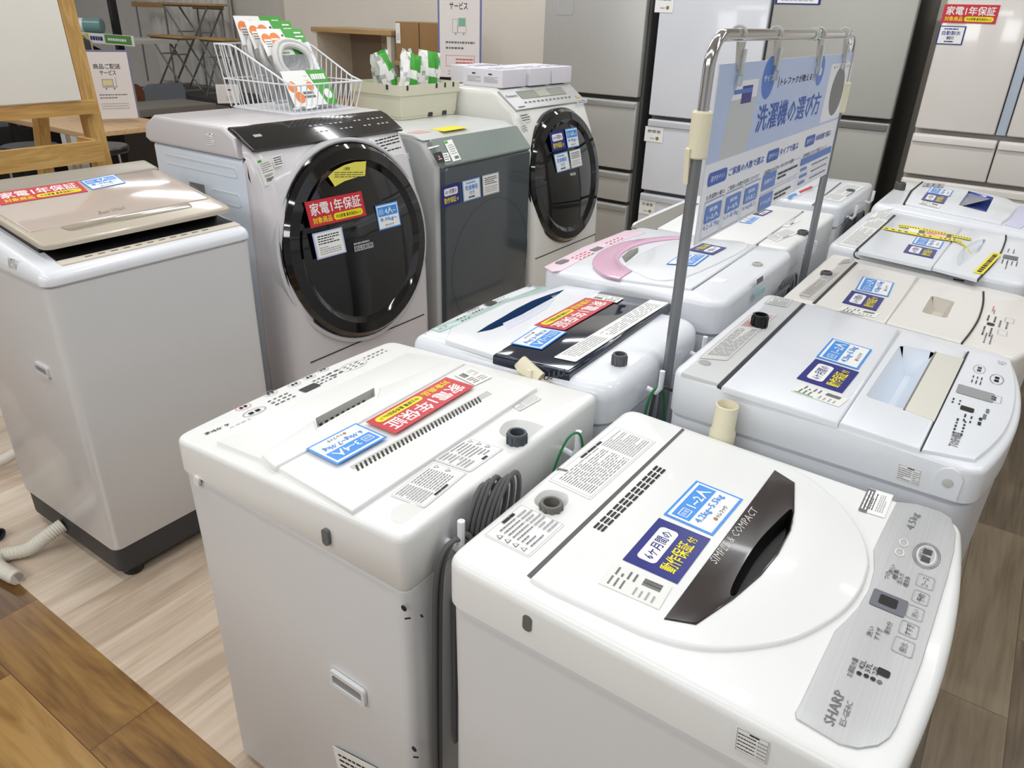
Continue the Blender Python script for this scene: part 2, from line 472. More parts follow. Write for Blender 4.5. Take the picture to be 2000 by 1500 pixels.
mb.use(AISLEW).quad((-.3, -4, 0), (5, -4, 0), (5, 6, 0), (-.3, 6, 0))
struct(mb, 'floor')
WALLM = mat('beige_wall_paper', 'e6dfd3', .8, var=.03, bump=.15, bs=300)
WALLG = mat('grey_wall_paint', 'c6c1ba', .8, var=.05)
struct(MB().use(WALLM).box((-1.2, 5.45, 1.5), (10.6, .1, 3)), 'wall_back')
struct(MB().use(WALLG).box((-8.6, 5.38, 1.5), (4.2, .06, 3)), 'wall_left')
SHOP = mat('shop_wall_white', 'dfe1e4', .8)
struct(MB().use(SHOP).box((3.6, 1, 1.5), (.1, 10, 3)), 'wall_right')
struct(MB().use(SHOP).box((-3.5, -3.6, 1.5), (14.2, .1, 3)), 'wall_front')
struct(MB().use(SHOP).box((-10.6, 1, 1.5), (.1, 10, 3)), 'wall_far_left')
struct(MB().use(mat('ceiling_white', 'e4e2dd', .9)).box((-2, 1, 3.03), (14, 10, .06)), 'ceiling')

# ---------------------------------------------------------------- top loading washing machines
class Machine:
    def __init__(s, name, label, xf, yc, rot, w, d, zt, zs, sl=0, cat='washing machine', group=None):
        s.root = thing(name, label, cat, (xf, yc, 0), rot, group)
        s.M = Matrix.Translation((xf, yc, 0)) @ Matrix.Rotation(rot, 4, 'Z'); s.I = s.M.inverted()
        s.w, s.d, s.zt, s.zs, s.sl = w, d, zt, zs, sl
        s.n = (s.M.to_3x3() @ Vector((0, -sl, 1))).normalized()
    def at(s, px, py, dz=.006):
        return s.I @ P(px, py, pl=(s.M @ Vector((0, 0, s.zt + dz)), s.n))
    def a2(s, pts, dz=.006): return [tuple(s.at(x, y, dz)[:2]) for x, y in pts]
    def on(s, px, py, **k): return s.I @ P(px, py, **k)
    def side(s, px, py, x=None, y=None):
        """point on the machine's own vertical plane local x = x or local y = y"""
        if x is not None: return s.I @ P(px, py, pl=(s.M @ Vector((x, 0, 0)), s.M.to_3x3() @ Vector((1, 0, 0))))
        return s.I @ P(px, py, pl=(s.M @ Vector((0, y, 0)), s.M.to_3x3() @ Vector((0, 1, 0))))
    def warp(s, c):
        k = max(0, min(1, (c.z - s.zs) / (s.zt - s.zs))) if c.z < s.zt else 1
        return (c.x, c.y, c.z + s.sl * c.y * k)
    def outline(s, e=0, rc=.035, bulge=0, rb=None, dy=0):
        w, d = s.w / 2 - e, s.d
        fr = [(-w + 2 * w * i / 10, e + dy - bulge * (1 - (2 * i / 10 - 1) ** 2)) for i in range(11)]
        pts = fr + [(w, d - e), (-w, d - e)]
        return rpoly(pts, [rc] + [.02] * 9 + [rc, rb or rc, rb or rc], 5)
    def shell(s, rc=.035, bulge=0, top=WHITE, body=BODY, rim=.014, rb=None, taper=.005, step=.004, base=None, hole=(), cap=.0):
        mb = MB().use(body)
        zb = .018 if base is None else base
        def ring(e, z, dy=0): return [(x, y, z) for x, y in s.outline(e, rc, bulge, rb, dy)]
        mb.loft([ring(.006 + taper, zb, .004), ring(taper, zb + .012, .002), ring(step + .002, s.zs * .75), ring(step, s.zs - .006), ring(step + .006, s.zs - .004), ring(step + .006, s.zs + .002)])
        b = mb.build('body', s.root)
        mb = MB().use(top)
        mb.prism(s.outline(0, rc, bulge, rb), s.zs, s.zt, rim, 4, holes=hole, b0=.004)
        s.cover = mb.build('top_cover', s.root, warp=s.warp)
        for sx in (-1, 1):
            for y in (.06, s.d - .06):
                f = MB().use(DGREY).lathe([(.022, 0), (.024, .004), (.02, zb + .006)], (sx * (s.w / 2 - .07), y, 0), 12).build('foot', s.root)
        return b
    def plate(s, name, pts, z0=-.004, z1=.006, m=WHITE, b=.003, holes=(), parent=None, local=False, label=None):
        mb = MB().use(m)
        mb.prism(pts if local else s.a2(pts, z1), s.zt + z0, s.zt + z1, b, 3, holes=holes, cap0=not holes)
        o = mb.build(name, parent or s.root, warp=s.warp)
        if label: o['label'] = label
        return o
    def card(s, fn, tl, tr, bl, dz=.007, par=None, **k):
        return fn(s.at(*tl, dz), s.at(*tr, dz), s.at(*bl, dz), par or s.root, **k)
    def nut(s, px, py, r=.016, h=.03, m=NUTG, dz=-.01, open_=True, name='water_inlet'):
        p = s.at(px, py, dz + h)
        mb = MB().use(m)
        pr = [(r * .9, 0), (r, .003), (r, h - .002), (r * .95, h), (r * .72, h), (r * .7, h * .45)]
        mb.lathe(pr, (p.x, p.y, s.zt + s.sl * p.y + dz), 20)
        for k in range(10):
            a = 2 * PI * k / 10
            mb.box((p.x + r * math.cos(a), p.y + r * math.sin(a), s.zt + s.sl * p.y + dz + h * .45), (.003, .004, h * .8), a)
        return mb.build(name, s.root)
    def legend(s, items, dz=.007, name='panel_legend'):
        """printed control panel: ('oval'|'rect'|'disp'|'dots'|'text', px, py, ...)"""
        mb = MB(); k = [0]
        ux = Vector((1, 0, s.sl * 0)); uy = Vector((0, 1, s.sl))
        main = mb; used = 0
        for it in items:
            p = s.at(it[1], it[2], dz); p = Vector((p.x, p.y, p.z + .0004))
            own = it[0] in ('oval', 'rect', 'disp')
            mb = MB() if own else main
            used += not own
            if it[0] in ('oval', 'rect'):
                w, h, m = it[3], it[4], it[5]; t = .0012
                mb.use(m); n = 24
                if it[0] == 'oval':
                    o = [(math.cos(2 * PI * i / n) * w / 2, math.sin(2 * PI * i / n) * h / 2) for i in range(n)]
                else: o = rrect(w, h, .004)
                q = inset(o, t); n = len(o)
                a = [mb.v(p + ux * x + uy * y) for x, y in o]; c = [mb.v(p + ux * x + uy * y) for x, y in q]
                mb.skin(a, c)
                if len(it) > 6:
                    rn = random.Random(int(it[1])); mb.use(it[6])
                    for r_ in (-1, 1):
                        for c_ in range(2 if r_ < 0 else 2):
                            xx = (c_ - .5) * w * .3; mb.f([mb.v(p + ux * (xx + dx) + uy * (r_ * h * .0 + dy)) for dx, dy in ((-w * .1, -h * .16), (w * .1, -h * .16), (w * .1, h * .16), (-w * .1, h * .16))])
            elif it[0] == 'disp':
                w, h, m = it[3], it[4], it[5]
                mb.use(m); mb.f([mb.v(p + ux * x + uy * y + Vector((0, 0, .0003 * len(it) * 0))) for x, y in rrect(w, h, .003)])
            elif it[0] == 'dots':
                nx, ny, w, h, m = it[3:8]; mb.use(m); rn = random.Random(int(it[1] * 7 + it[2]))
                for i in range(nx):
                    for j in range(ny):
                        cx, cy = (i - (nx - 1) / 2) * w / nx, (j - (ny - 1) / 2) * h / ny
                        a = w / nx * rn.uniform(.2, .38); c = h / ny * .13
                        mb.f([mb.v(p + ux * (cx + x) + uy * (cy + y)) for x, y in ((-a, -c), (a, -c), (a, c), (-a, c))])
            elif it[0] == 'text':
                w, h, t, m = it[3:7]; mb.use(m); vs, fs = text_geo(t, len(it) > 7)
                n4 = max(1, len(vs) // 4)
                vv = [mb.v(p + ux * (x - .5) * w + uy * (y - .5) * h + Vector((0, 0, .00003 * (i // n4) if len(it) > 7 else 0))) for i, (x, y) in enumerate(vs)]
                for f in fs: mb.f([vv[i] for i in f])
            if own: mb.build('display' if it[0] == 'disp' else 'button', s.root, recalc=False)
        if used: return main.build(name, s.root, recalc=False)

def vents(M, a0, a1, b0, b1, n, name, wid=.006, dz=.0065, m=DARK, parent=None, frac=.55):
    """row of slots from pixel a0 to a1, slots reaching over to b0..b1"""
    mb = MB().use(m)  # dark blocks put the shade of the slot openings into colour
    A0, A1, B0, B1 = [M.at(*q, dz) for q in (a0, a1, b0, b1)]
    for i in range(n):
        t0, t1 = (i + (1 - frac) / 2) / n, (i + (1 + frac) / 2) / n
        q = [A0.lerp(A1, t0), A0.lerp(A1, t1), B0.lerp(B1, t1), B0.lerp(B1, t0)]
        mb.loft([[(p.x, p.y, p.z - .004) for p in q], [(p.x, p.y, p.z + .0004) for p in q]])
    return mb.build(name, parent or M.root)

def cable(name, pts, r, m, label=None, cat='cord', parent=None, n=8, sm=6, group=None):
    o = MB().use(m).tube(cr(pts, sm), r, n).build(name, parent)
    if not parent: tag(o, label, cat, group)
    return o
RB, RA = PI / 2, -PI / 2

# ---- nearest machine of the right row: oval lid with a brown handle plate
S = Machine('washing_machine', 'nearest white top loader with brown handle plate lettered SIMPLE & COMPACT', .054, .892, RB, .555, .575, .87, .80, .02)
bowl = S.a2([(1043, 976), (1060, 959), (1084, 957), (1107, 965), (1110, 980), (1098, 993), (1072, 996), (1051, 989)], 0)
bowl = cr(bowl, 4, True)
scoop = [(1532, 1004), (1546, 994), (1549, 1010), (1545, 1031), (1521, 1077), (1487, 1119), (1455, 1147), (1436, 1164), (1426, 1155), (1449, 1106), (1484, 1053)]
scoop_l = cr(S.a2(scoop, .0095), 3, True)
S.shell(.05, .022, rb=.03, hole=[(bowl, [(.001, .001), (.006, .022)], None), (scoop_l, None, None)], rim=.013)
S.nut(1077, 981, .0175, .032, mat('inlet_olive_grey', '6d6c66', .5), -.022)
lid_back = [(1035, 1128), (1331, 838)]
arc = [(1255, 1234), (1330, 1257), (1400, 1266), (1480, 1261), (1560, 1243), (1640, 1199), (1680, 1156), (1697, 1112), (1698, 1088), (1688, 1050), (1656, 998), (1600, 945), (1540, 909), (1470, 884)]
arc2 = [tuple(q) for q in cr([Vector((a, b, 0)) for a, b in arc], 4)]
lidpts = [(1035, 1128), (1072, 1150)] + [(a, b) for a, b, c in arc2] + [(1395, 857), (1336, 838)]
hand = [(1513, 917), (1553, 942), (1552, 999), (1545, 1035), (1521, 1080), (1487, 1122), (1449, 1155), (1431, 1170), (1360, 1218), (1297, 1207)]
lid = S.plate('lid', lidpts, -.006, .007, b=.005, holes=[(scoop_l, None, None)])
S.plate('lid_gap_shade', [(1029, 1124), (1037, 1130), (1340, 842), (1333, 836)], -.004, .0006, mat('gap_grey', '5c5c5b', .6), 0)  # grey strip painted in for the shade inside the lid gap
BRN = mat('brown_gloss_plastic', '2f2726', .22, coat=.3, var=.08)
hp = S.plate('handle', hand, .004, .0095, BRN, .0015, [(scoop_l, [(.0005, .001), (.006, .022)], mat('handle_recess_black', '0d0c0c', .4))], parent=lid, label='brown plastic handle plate lettered SIMPLE & COMPACT')
t = Sticker(S.at(1385, 1092, .0098), S.at(1468, 989, .0098), S.at(1399, 1103, .0098), None, lift=0).text(0, 0, 1, 1, 'SIMPLE & COMPACT', mat('silver_print', 'c9c7c0', .4))
t.build('lettering', lid)
for i in range(3):
    dx, dy = i * 7.3, i * 3.4
    vents(S, (1157 + dx, 1031 + dy), (1283 + dx, 908 + dy), (1161 + dx, 1033 + dy), (1287 + dx, 910 + dy), 11, 'vent_slots', parent=lid, frac=.75, dz=.0078)
S.card(st_cap, (1296, 1005), (1360, 939), (1392, 1047), .0075)
S.card(st_six, (1216, 1093), (1287, 1012), (1323, 1141), .0075)
S.card(st_tag, (1168, 1139), (1197, 1099), (1287, 1191), .0075, green=False)
S.card(st_warn, (943, 1044), (1017, 984), (1033, 1089), .0006, tri=4, n=8)
S.card(st_warn, (1069, 937), (1204, 831), (1153, 976), .0006, tri=0, n=14, seed=4)
t = Sticker(S.at(1088, 913, .001), S.at(1110, 918, .001), S.at(1085, 917, .001), None, 0).rect(0, 0, 1, 1, INKG); t.build('caution_label', S.root)
mbp = [(1752, 980), (1790, 984), (1836, 998), (1858, 1012), (1867, 1040), (1864, 1075), (1850, 1130), (1800, 1296), (1752, 1418), (1738, 1440), (1716, 1455), (1676, 1461), (1640, 1452), (1556, 1402), (1554, 1390), (1562, 1376), (1632, 1230), (1652, 1212), (1676, 1186), (1698, 1150), (1708, 1112), (1707, 1072), (1722, 1040)]
S.plate('control_panel', mbp, -.003, .003, SILVER, .001, label='silver control panel')
S.legend([('text', 1785, 1018, .05, .014, '4.5kg', INKG), ('oval', 1810, 1085, .066, .036, mat('button_ring_grey', '85868c', .25), INKG), ('oval', 1810, 1085, .06, .031, mat('button_ring_grey', '85868c', .25)), ('oval', 1809, 1085, .05, .024, PAPER),
          ('text', 1803, 1080, .026, .009, '切/入', INKG), ('disp', 1736, 1177, .036, .043, mat('display_frame', '70707a', .3)), ('oval', 1765, 1060, .02, .012, PAPER), ('oval', 1757, 1079, .02, .012, PAPER),
          ('rect', 1808, 1136, .03, .022, INKL), ('text', 1808, 1137, .022, .008, 'コース', INKG), ('rect', 1799, 1167, .028, .02, INKL), ('text', 1799, 1168, .018, .009, '予約', INK), ('rect', 1788, 1197, .028, .02, INKL), ('text', 1788, 1198, .018, .008, '洗い', INKG),
          ('rect', 1776, 1229, .028, .022, INKL), ('text', 1776, 1230, .022, .009, 'すすぎ', INK), ('rect', 1765, 1263, .03, .024, INKL), ('text', 1765, 1264, .018, .009, '脱水', INKG),
          ('text', 1742, 1112, .024, .007, '洗い', INK), ('text', 1750, 1122, .024, .007, '標準', INK), ('text', 1759, 1130, .026, .007, '念入り', INK), ('text', 1771, 1136, .024, .007, '槽洗浄', INK), ('text', 1733, 1124, .018, .007, 'つけ', INK),
          ('text', 1700, 1233, .02, .007, '洗い', INK), ('text', 1715, 1238, .024, .007, 'すすぎ', INK), ('text', 1735, 1226, .024, .007, '脱水分', INK),
          ('text', 1665, 1303, .034, .007, 'お湯取水量', INK), ('text', 1684, 1298, .016, .006, '42L', INK), ('text', 1697, 1304, .016, .006, '37L', INK), ('text', 1711, 1309, .016, .006, '27L', INK), ('disp', 1726, 1314, .012, .014, INK),
          ('disp', 1678, 1315, .006, .006, INK), ('disp', 1692, 1320, .006, .006, INK), ('disp', 1705, 1326, .006, .006, INK), ('disp', 1718, 1332, .006, .006, INKG),
          ('text', 1630, 1381, .054, .0115, 'SHARP', INKG), ('text', 1653, 1393, .038, .0065, 'ES-GE4C', INKG)], .0036)
S.legend([('disp', 1735, 1175, .02, .022, DARK)], .0042, 'display')
S.card(st_note, (1676, 996), (1696, 953), (1727, 1012), .0008, seed=9, name='notice_sticker')
t = Sticker(S.at(1676, 996, .0016), S.at(1696, 953, .0016), S.at(1694, 1002, .0016), None, 0).rect(0, .1, 1, 1, INKG).lines(.1, .2, .9, .9, 2, PAPER, 3, .5, 4); t.build('notice_sticker', S.root)
def sidecard(M, tl, tr, bl, x, fn=st_tag, **k):
    a, b, c = [M.side(*q, x=x) for q in (tl, tr, bl)]
    return fn(a, b, c, M.root, **k)
t = [S.side(*q, x=-.279) for q in ((1440, 1418), (1504, 1450), (1434, 1462))]
st_warn(t[0], t[1], t[2], S.root, seed=12, tri=0, n=5, ink=INK, r=0, name='barcode_label')
def slot(M, px, py, w, h, x, m=mat('hole_grey', '6a6a69', .6), name='side_hole', r=.006):
    p = M.side(px, py, x=x)
    mb = MB().use(m); q = rrect(w, h, r)
    mb.loft([[(x + .004, p.y + a, p.z + c) for a, c in q], [(x - .0012, p.y + a, p.z + c) for a, c in q]])
    return mb.build(name, M.root)
slot(S, 1030, 1217, .014, .026, -.2775)
slot(S, 1536, 1490, .02, .02, -.2755, GREYP)
# ---- second machine of the right row: square lid, see-through scoop, rounded control panel
T = Machine('washing_machine', 'white top loader with cream panel in its lid scoop, behind the brown handled one', .06, 1.522, RB, .575, .53, .925, .858, .045)
scoop = [(1690, 774), (1724, 723), (1758, 673), (1828, 687), (1797, 744), (1767, 800)]
sc_l = rpoly(T.a2([(1690, 774), (1758, 673), (1828, 687), (1767, 800)], .007), .01)
T.shell(.03, .038, WHITE2, BODY2, .01, hole=[(sc_l, None, None)])
T.plate('back_panel', [(1331, 727), (1403, 749), (1567, 591), (1516, 577)], -.004, .003, mat('silver_grey_back_panel', 'cfd0d0', .35), .002)
T.plate('lid_gap_shade', [(1401, 752), (1409, 756), (1574, 594), (1567, 591)], -.004, .0005, GAP, 0)  # dark strip stands for the shaded gap behind the lid
lid = T.plate('lid', [(1410, 752), (1638, 824), (1758, 643), (1574, 592)], -.004, .008, WHITE2, .006)
front = T.plate('lid_front', [(1640, 824), (1798, 876), (1889, 686), (1760, 644)], -.004, .007, WHITE2, .004, [(sc_l, [(.001, .002), (.028, .05)], mat('scoop_pale_blue', 'dfe6ef', .3))])
T.plate('scoop_panel', [(1767, 799), (1829, 687), (1883, 700), (1825, 822)], .0066, .0085, mat('cream_panel', 'dad8cc', .4), .001, parent=front)
T.plate('scoop_edge', [(1764, 799), (1768, 800), (1830, 687), (1826, 686)], .002, .0088, mat('scoop_edge_grey', '807b76', .4), .0005, parent=front)
arc = [tuple(q)[:2] for q in cr([Vector((a, b, 0)) for a, b in [(1905, 897), (1935, 873), (1962, 843), (1978, 808), (1984, 772), (1982, 735), (1973, 698)]], 4)]
T.plate('control_panel', [(1801, 877)] + arc + [(1893, 686)], -.003, .0065, WHITE2, .003)
T.plate('panel_gap', [(1799, 878), (1802, 879), (1894, 687), (1890, 686)], -.004, .0036, INK, 0)
T.legend([('oval', 1913, 721, .05, .022, INKL, INKG), ('oval', 1947, 741, .055, .024, INKG, INK), ('rect', 1941, 778, .036, .026, INKL, INKG), ('disp', 1905, 768, .045, .062, mat('lcd_grey', '9a9b9c', .3)),
          ('disp', 1889, 799, .02, .022, DARK), ('dots', 1908, 742, 2, 3, .05, .022, INK), ('dots', 1868, 784, 2, 2, .03, .022, INK), ('dots', 1890, 818, 2, 2, .04, .02, INK),
          ('dots', 1929, 803, 1, 1, .03, .02, INKG), ('dots', 1923, 814, 1, 1, .03, .02, INKG), ('dots', 1914, 823, 2, 1, .04, .02, INK), ('dots', 1874, 834, 5, 2, .07, .024, INK),
          ('text', 1866, 858, .06, .014, 'TOSHIBA', INKG, 1), ('text', 1957, 709, .02, .016, '4.5', INKL)], .0072)
T.card(st_cap, (1594, 697), (1625.5, 661), (1676, 722), .009)
T.card(st_six, (1556, 739), (1593, 701), (1645, 768), .009)
T.card(st_tag, (1545, 763.5), (1566, 749.5), (1638, 795), .0086)
T.card(st_warn, (1364, 699), (1471, 609), (1420, 704), .004, tri=0, n=12, seed=21, ink=INK, base=mat('silver_label', 'dadad8', .4), red=True, head=False)
T.card(st_warn, (1492, 592), (1508, 578), (1536, 600), .004, tri=0, n=8, seed=22, ink=INK, base=MATS['silver_label'], head=False)
T.nut(1486, 614, .017, .03, DARK, .0)
p = T.at(1376, 708, .0035)
MB().use(INKL).lathe([(.012, 0), (.0125, .0006), (.011, .001)], (p.x, p.y, p.z - .0006), 20).build('screw_cover', T.root)
t = [T.side(*q, x=-.288) for q in ((1756, 905), (1800, 920), (1750, 935))]
st_warn(t[0], t[1], t[2], T.root, seed=31, tri=0, n=6, ink=INK, r=0, name='barcode_label')
p = T.side(1847, 954, x=-.2875)
mb = MB().use(WHITE2); q = [(-.02, -.03), (.02, -.03), (.02, .012), (.012, .024), (0, .028), (-.012, .024), (-.02, .012)]
p.z += .012; mb.loft([[(p.x + .004, p.y + a, p.z + c) for a, c in q], [(p.x - .0025, p.y + a * .96, p.z + c * .96) for a, c in q]])
mb.use(GREYP).lathe([(.008, 0), (.0075, .002), (.005, .0025)], (p.x - .0025, p.y, p.z + .0), 16, Matrix.Rotation(-PI / 2, 3, 'Y'))
mb.build('hose_clip', T.root)

# ---- third: warm white with a square window in the lid
K = Machine('washing_machine', 'warm white top loader with a small square lid window, third in the right row', .07, 2.145, RB, .54, .525, .895, .83, .04)
win = rpoly(K.a2([(1800, 610), (1819, 577), (1865, 589), (1849, 622)], .007), .012)
K.shell(.03, .05, WHITE3, BODY, .012, hole=[(win, None, None)])
K.plate('back_panel', [(1563, 580), (1588, 586), (1671, 510), (1652, 505)], -.004, .003, mat('warm_grey_back_panel', 'c9c5bf', .35), .002)
K.plate('lid_gap_shade', [(1586, 592), (1592, 594), (1676, 513), (1671, 511)], -.004, .0005, GAP, 0)  # gap behind the lid, its shade drawn as a dark strip
K.plate('lid', [(1593, 592), (1729, 630), (1794, 540), (1677, 513)], -.004, .008, WHITE3, .005)
arc = [tuple(q)[:2] for q in cr([Vector((a, b, 0)) for a, b in [(1877, 669), (1896, 645), (1911, 620), (1919, 593), (1920, 568)]], 4)]
front = K.plate('lid_front', [(1731, 630)] + arc + [(1796, 541)], -.004, .007, WHITE3, .004, [(win, [(.001, .002), (.016, .03)], mat('window_beige', 'cfc9bd', .3))])
arc_b = [(x + 3, y + 1) for x, y in arc]
K.plate('panel_gap', arc + arc_b[::-1], -.003, .0045, INK, 0)
K.legend([('disp', 1935, 633, .02, .016, DARK), ('dots', 1940, 603, 3, 1, .05, .01, INKR), ('dots', 1942, 609, 3, 1, .04, .01, INKG), ('dots', 1937, 622, 4, 2, .05, .03, INK), ('dots', 1960, 634, 3, 2, .06, .03, INKG),
          ('dots', 1928, 647, 5, 2, .07, .03, INK), ('rect', 1958, 650, .04, .02, INKL), ('dots', 1930, 661, 5, 2, .08, .024, INKG), ('rect', 1972, 626, .04, .02, INKL)], .0012)
K.card(st_cap, (1670, 566), (1685, 540), (1735, 580), .009)
K.card(st_six, (1645, 591), (1664, 567.5), (1711, 607.5), .009)
K.card(st_tag, (1636, 607), (1647, 599), (1709, 621), .0086)
K.card(st_warn, (1560, 575), (1620, 527), (1580, 581), .004, tri=0, n=9, seed=41, ink=INK, base=MATS['warm_grey_back_panel'], head=False)
K.card(st_warn, (1636, 516), (1646, 507), (1660, 513), .004, tri=0, n=5, seed=42, ink=INK, base=MATS['warm_grey_back_panel'], head=False)
K.nut(1615, 530, .014, .012, NUTG, .0)

# ---- fourth: white with yellow tape across the lid
Y4 = Machine('washing_machine', 'white top loader with yellow caution tape stuck over its lid', .055, 2.75, RB, .60, .535, .915, .85, .03)
sc4 = cr(Y4.a2([(1873, 519), (1870, 500), (1890, 478), (1925, 466), (1918, 486), (1895, 505)], .007), 4, True)
Y4.shell(.04, .045, WHITE2, BODY2, .016, hole=[(sc4, None, None)])
Y4.plate('lid_gap_shade', [(1671, 487), (1676, 488), (1750, 421), (1746, 419)], -.004, .0007, GAP, 0)  # shade of the lid gap, put in as a dark strip
Y4.plate('lid', [(1677, 489), (1820, 521), (1880, 443), (1750, 421)], -.004, .008, WHITE2, .005)
arc = [tuple(q)[:2] for q in cr([Vector((a, b, 0)) for a, b in [(1909, 544), (1935, 518), (1953, 494), (1963, 470), (1964, 458)]], 4)]
lf = Y4.plate('lid_front', [(1822, 521)] + arc + [(1882, 443)], -.004, .007, WHITE2, .004, [(sc4, [(.002, .002), (.012, .03)], None)])
Y4.plate('panel_gap', arc + [(x + 2.5, y + .8) for x, y in arc][::-1], -.003, .0045, INK, 0)
TAPE = mat('caution_tape_yellow', 'eee03a', .35)
def tape(pts, wpx, z):
    mb = MB().use(TAPE); a = [Y4.at(x, y - wpx / 2, z) for x, y in pts]; c = [Y4.at(x, y + wpx / 2, z) for x, y in pts]
    for i in range(len(pts) - 1): mb.quad(a[i], c[i], c[i + 1], a[i + 1])
    mb.use(INK); n = 26
    for i in range(n):
        t = (i + .3) / n * (len(pts) - 1); k = int(t); f = t - k; f2 = f + .45 * (len(pts) - 1) / n
        if f2 > 1: continue
        p1, p2 = a[k].lerp(a[k + 1], f), a[k].lerp(a[k + 1], f2); q1, q2 = c[k].lerp(c[k + 1], f), c[k].lerp(c[k + 1], f2); u = Vector((0, 0, .0004))
        mb.quad(p1.lerp(q1, .35) + u, p1.lerp(q1, .65) + u, p2.lerp(q2, .65) + u, p2.lerp(q2, .35) + u)
    return mb.build('caution_tape', Y4.root, recalc=False)
tape([(1755, 440), (1800, 447), (1850, 457), (1897, 467)], 5, .0105)['label'] = 'straight yellow tape strip'
tape([(1725, 445), (1780, 455), (1830, 464), (1868, 469), (1880, 475), (1890, 486), (1897, 497)], 5, .0115)['label'] = 'yellow tape strip curling at its end'
s = Sticker(Y4.at(1776, 444, .0098), Y4.at(1862, 459, .0098), Y4.at(1772, 452, .0098), mat('pink_print', 'f0c8ba', .4), .0004).rect(0, 0, .24, 1, PAPER).rect(.24, .1, .38, .95, INKG).rect(.86, .1, .97, .95, INKG).lines(.42, .2, .84, .85, 2, INKR, 4); s.build('notice_sticker', Y4.root)
Y4.card(st_cap, (1781, 475), (1791, 462), (1836, 486), .009)
Y4.card(st_six, (1764, 492.5), (1775, 477), (1822, 505), .009)
s = Sticker(Y4.at(1900, 532, .008), Y4.at(1939, 493, .008), Y4.at(1919, 536, .008), YEL, .0004).lines(.06, .2, .94, .8, 1, INK, 3, .8, 12); s.build('caution_sticker', Y4.root, 'long yellow sticker by the control panel')
Y4.card(st_warn, (1634, 477), (1700, 424), (1673, 485), .0006, tri=0, n=9, seed=51, base=PAPER, head=False)
Y4.card(st_warn, (1690, 432), (1712, 413), (1730, 424), .0006, tri=0, n=5, seed=52, base=PAPER, head=False)
Y4.legend([('disp', 1974, 503, .05, .04, INKG), ('dots', 1972, 513, 4, 4, .06, .05, INK), ('dots', 1975, 490, 3, 2, .06, .03, INKG), ('dots', 1965, 521, 5, 1, .06, .014, INKG)], .001)
cable('drain_cord', [Y4.at(1672, 489, .004), Y4.at(1668, 495, -.004), Y4.at(1670, 502, -.016), Y4.at(1680, 506, -.028), Y4.at(1688, 502, -.026), Y4.at(1692, 497, -.018)], .0022, DGREY, parent=Y4.root)
t = [Y4.side(*q, x=-.3) for q in ((1862, 543), (1884, 547), (1861, 551))]
s = Sticker(*t, None).lines(0, 0, 1, 1, 2, INK, 3, .7, 3); s.build('barcode_label', Y4.root)

# ---- fifth and farthest of the right row
Z5 = Machine('washing_machine', 'farthest machine of the right row, white with a blue glass lid window', .05, 3.48, RB, .62, .55, .90, .83, .06)
win = rpoly(Z5.a2([(1872, 401), (1892, 373), (1941, 386), (1926, 415)], .008), .01)
Z5.shell(.06, .06, WHITE2, BODY2, .03, hole=[(win, None, None)])
arc = [tuple(q)[:2] for q in cr([Vector((a, b, 0)) for a, b in [(1956, 436), (1972, 424), (1982, 412), (1987, 402), (1975, 391), (1955, 384), (1930, 378)]], 4)]
lidz = Z5.plate('lid', [(1768, 396), (1860, 416)] + arc + [(1880, 367), (1803, 355), (1782, 372)], -.004, .009, WHITE2, .006, [(win, [(.001, .002), (.012, .03)], mat('blue_window', '3c4c9a', .08, coat=.5))])
Z5.plate('lid_gap', [(1764, 397), (1768, 398), (1783, 373), (1804, 355), (1801, 354), (1778, 372)], -.004, .006, INK, 0)
Z5.plate('control_panel', [(1962, 438), (1992, 446), (2024, 425), (2030, 410), (1992, 400), (1986, 412), (1976, 424)], -.004, .004, mat('lilac_panel', 'cfcfe8', .3), .002)
Z5.card(st_cap, (1810, 376), (1819, 365), (1855, 384), .0105)
Z5.card(st_six, (1799, 390), (1809, 377), (1843, 398), .0105)
Z5.card(st_tag, (1794, 397), (1799, 391), (1833, 407), .0105)
s = Sticker(Z5.at(1800, 364, .0105), Z5.at(1805, 357, .0105), Z5.at(1842, 366, .0105), INKL, .0004).lines(.1, .1, .9, .9, 3, INKG, 2); s.build('notice_sticker', Z5.root)
Z5.nut(1760, 356, .02, .03, mat('olive_knob', '55564f', .5), .0)

# ================================================================ left back-to-back row (fronts face the aisle on the left)
W = Machine('washing_machine', 'white 6.0kg top loader with dark slot vents, grey cord coiled behind it', -1.143, .888, RA, .568, .558, .851, .784, .062)
bowlw = W.a2([(975, 842), (985, 826), (1007, 819), (1040, 824), (1070, 838), (1062, 852), (1040, 862), (1010, 858), (985, 853)], 0)
bowlw = [(q[0], min(q[1], W.d - .017)) for q in cr(bowlw, 3, True)]
handr = [(500, 899), (556, 856), (617, 816), (680, 783), (740, 755), (810, 728), (874, 703)]
rec = [(616, 817), (675, 786), (731, 757), (733, 774), (675, 804), (620, 836)]
rec_l = rpoly(W.a2(rec, .008), .003)
W.shell(.04, .012, rim=.009, hole=[(bowlw, [(.001, .001), (.006, .024)], None), (rec_l, None, None)], rb=.02)
BACKL = [(684, 1002), (1050, 755)]
lid = W.plate('lid', [(423, 862), (505, 894), (536, 909), (688, 998), (1049, 757), (905, 709), (872, 700), (796, 688)], -.004, .008, WHITE, .003,
              [(rec_l, [(.001, .002), (.004, .014)], mat('recess_grey', 'b0b0ac', .4))])
def ridge(M, pts, wid, name, dz=.008, h=.004, parent=None, m=WHITE):
    q = [M.at(x, y, dz) for x, y in pts]; mb = MB().use(m)
    q = cr([Vector((a.x, a.y, M.zt + dz)) for a in q], 5)
    mb.tube([(a.x, a.y, a.z) for a in q], wid, 6)
    return mb.build(name, parent or M.root, warp=M.warp)
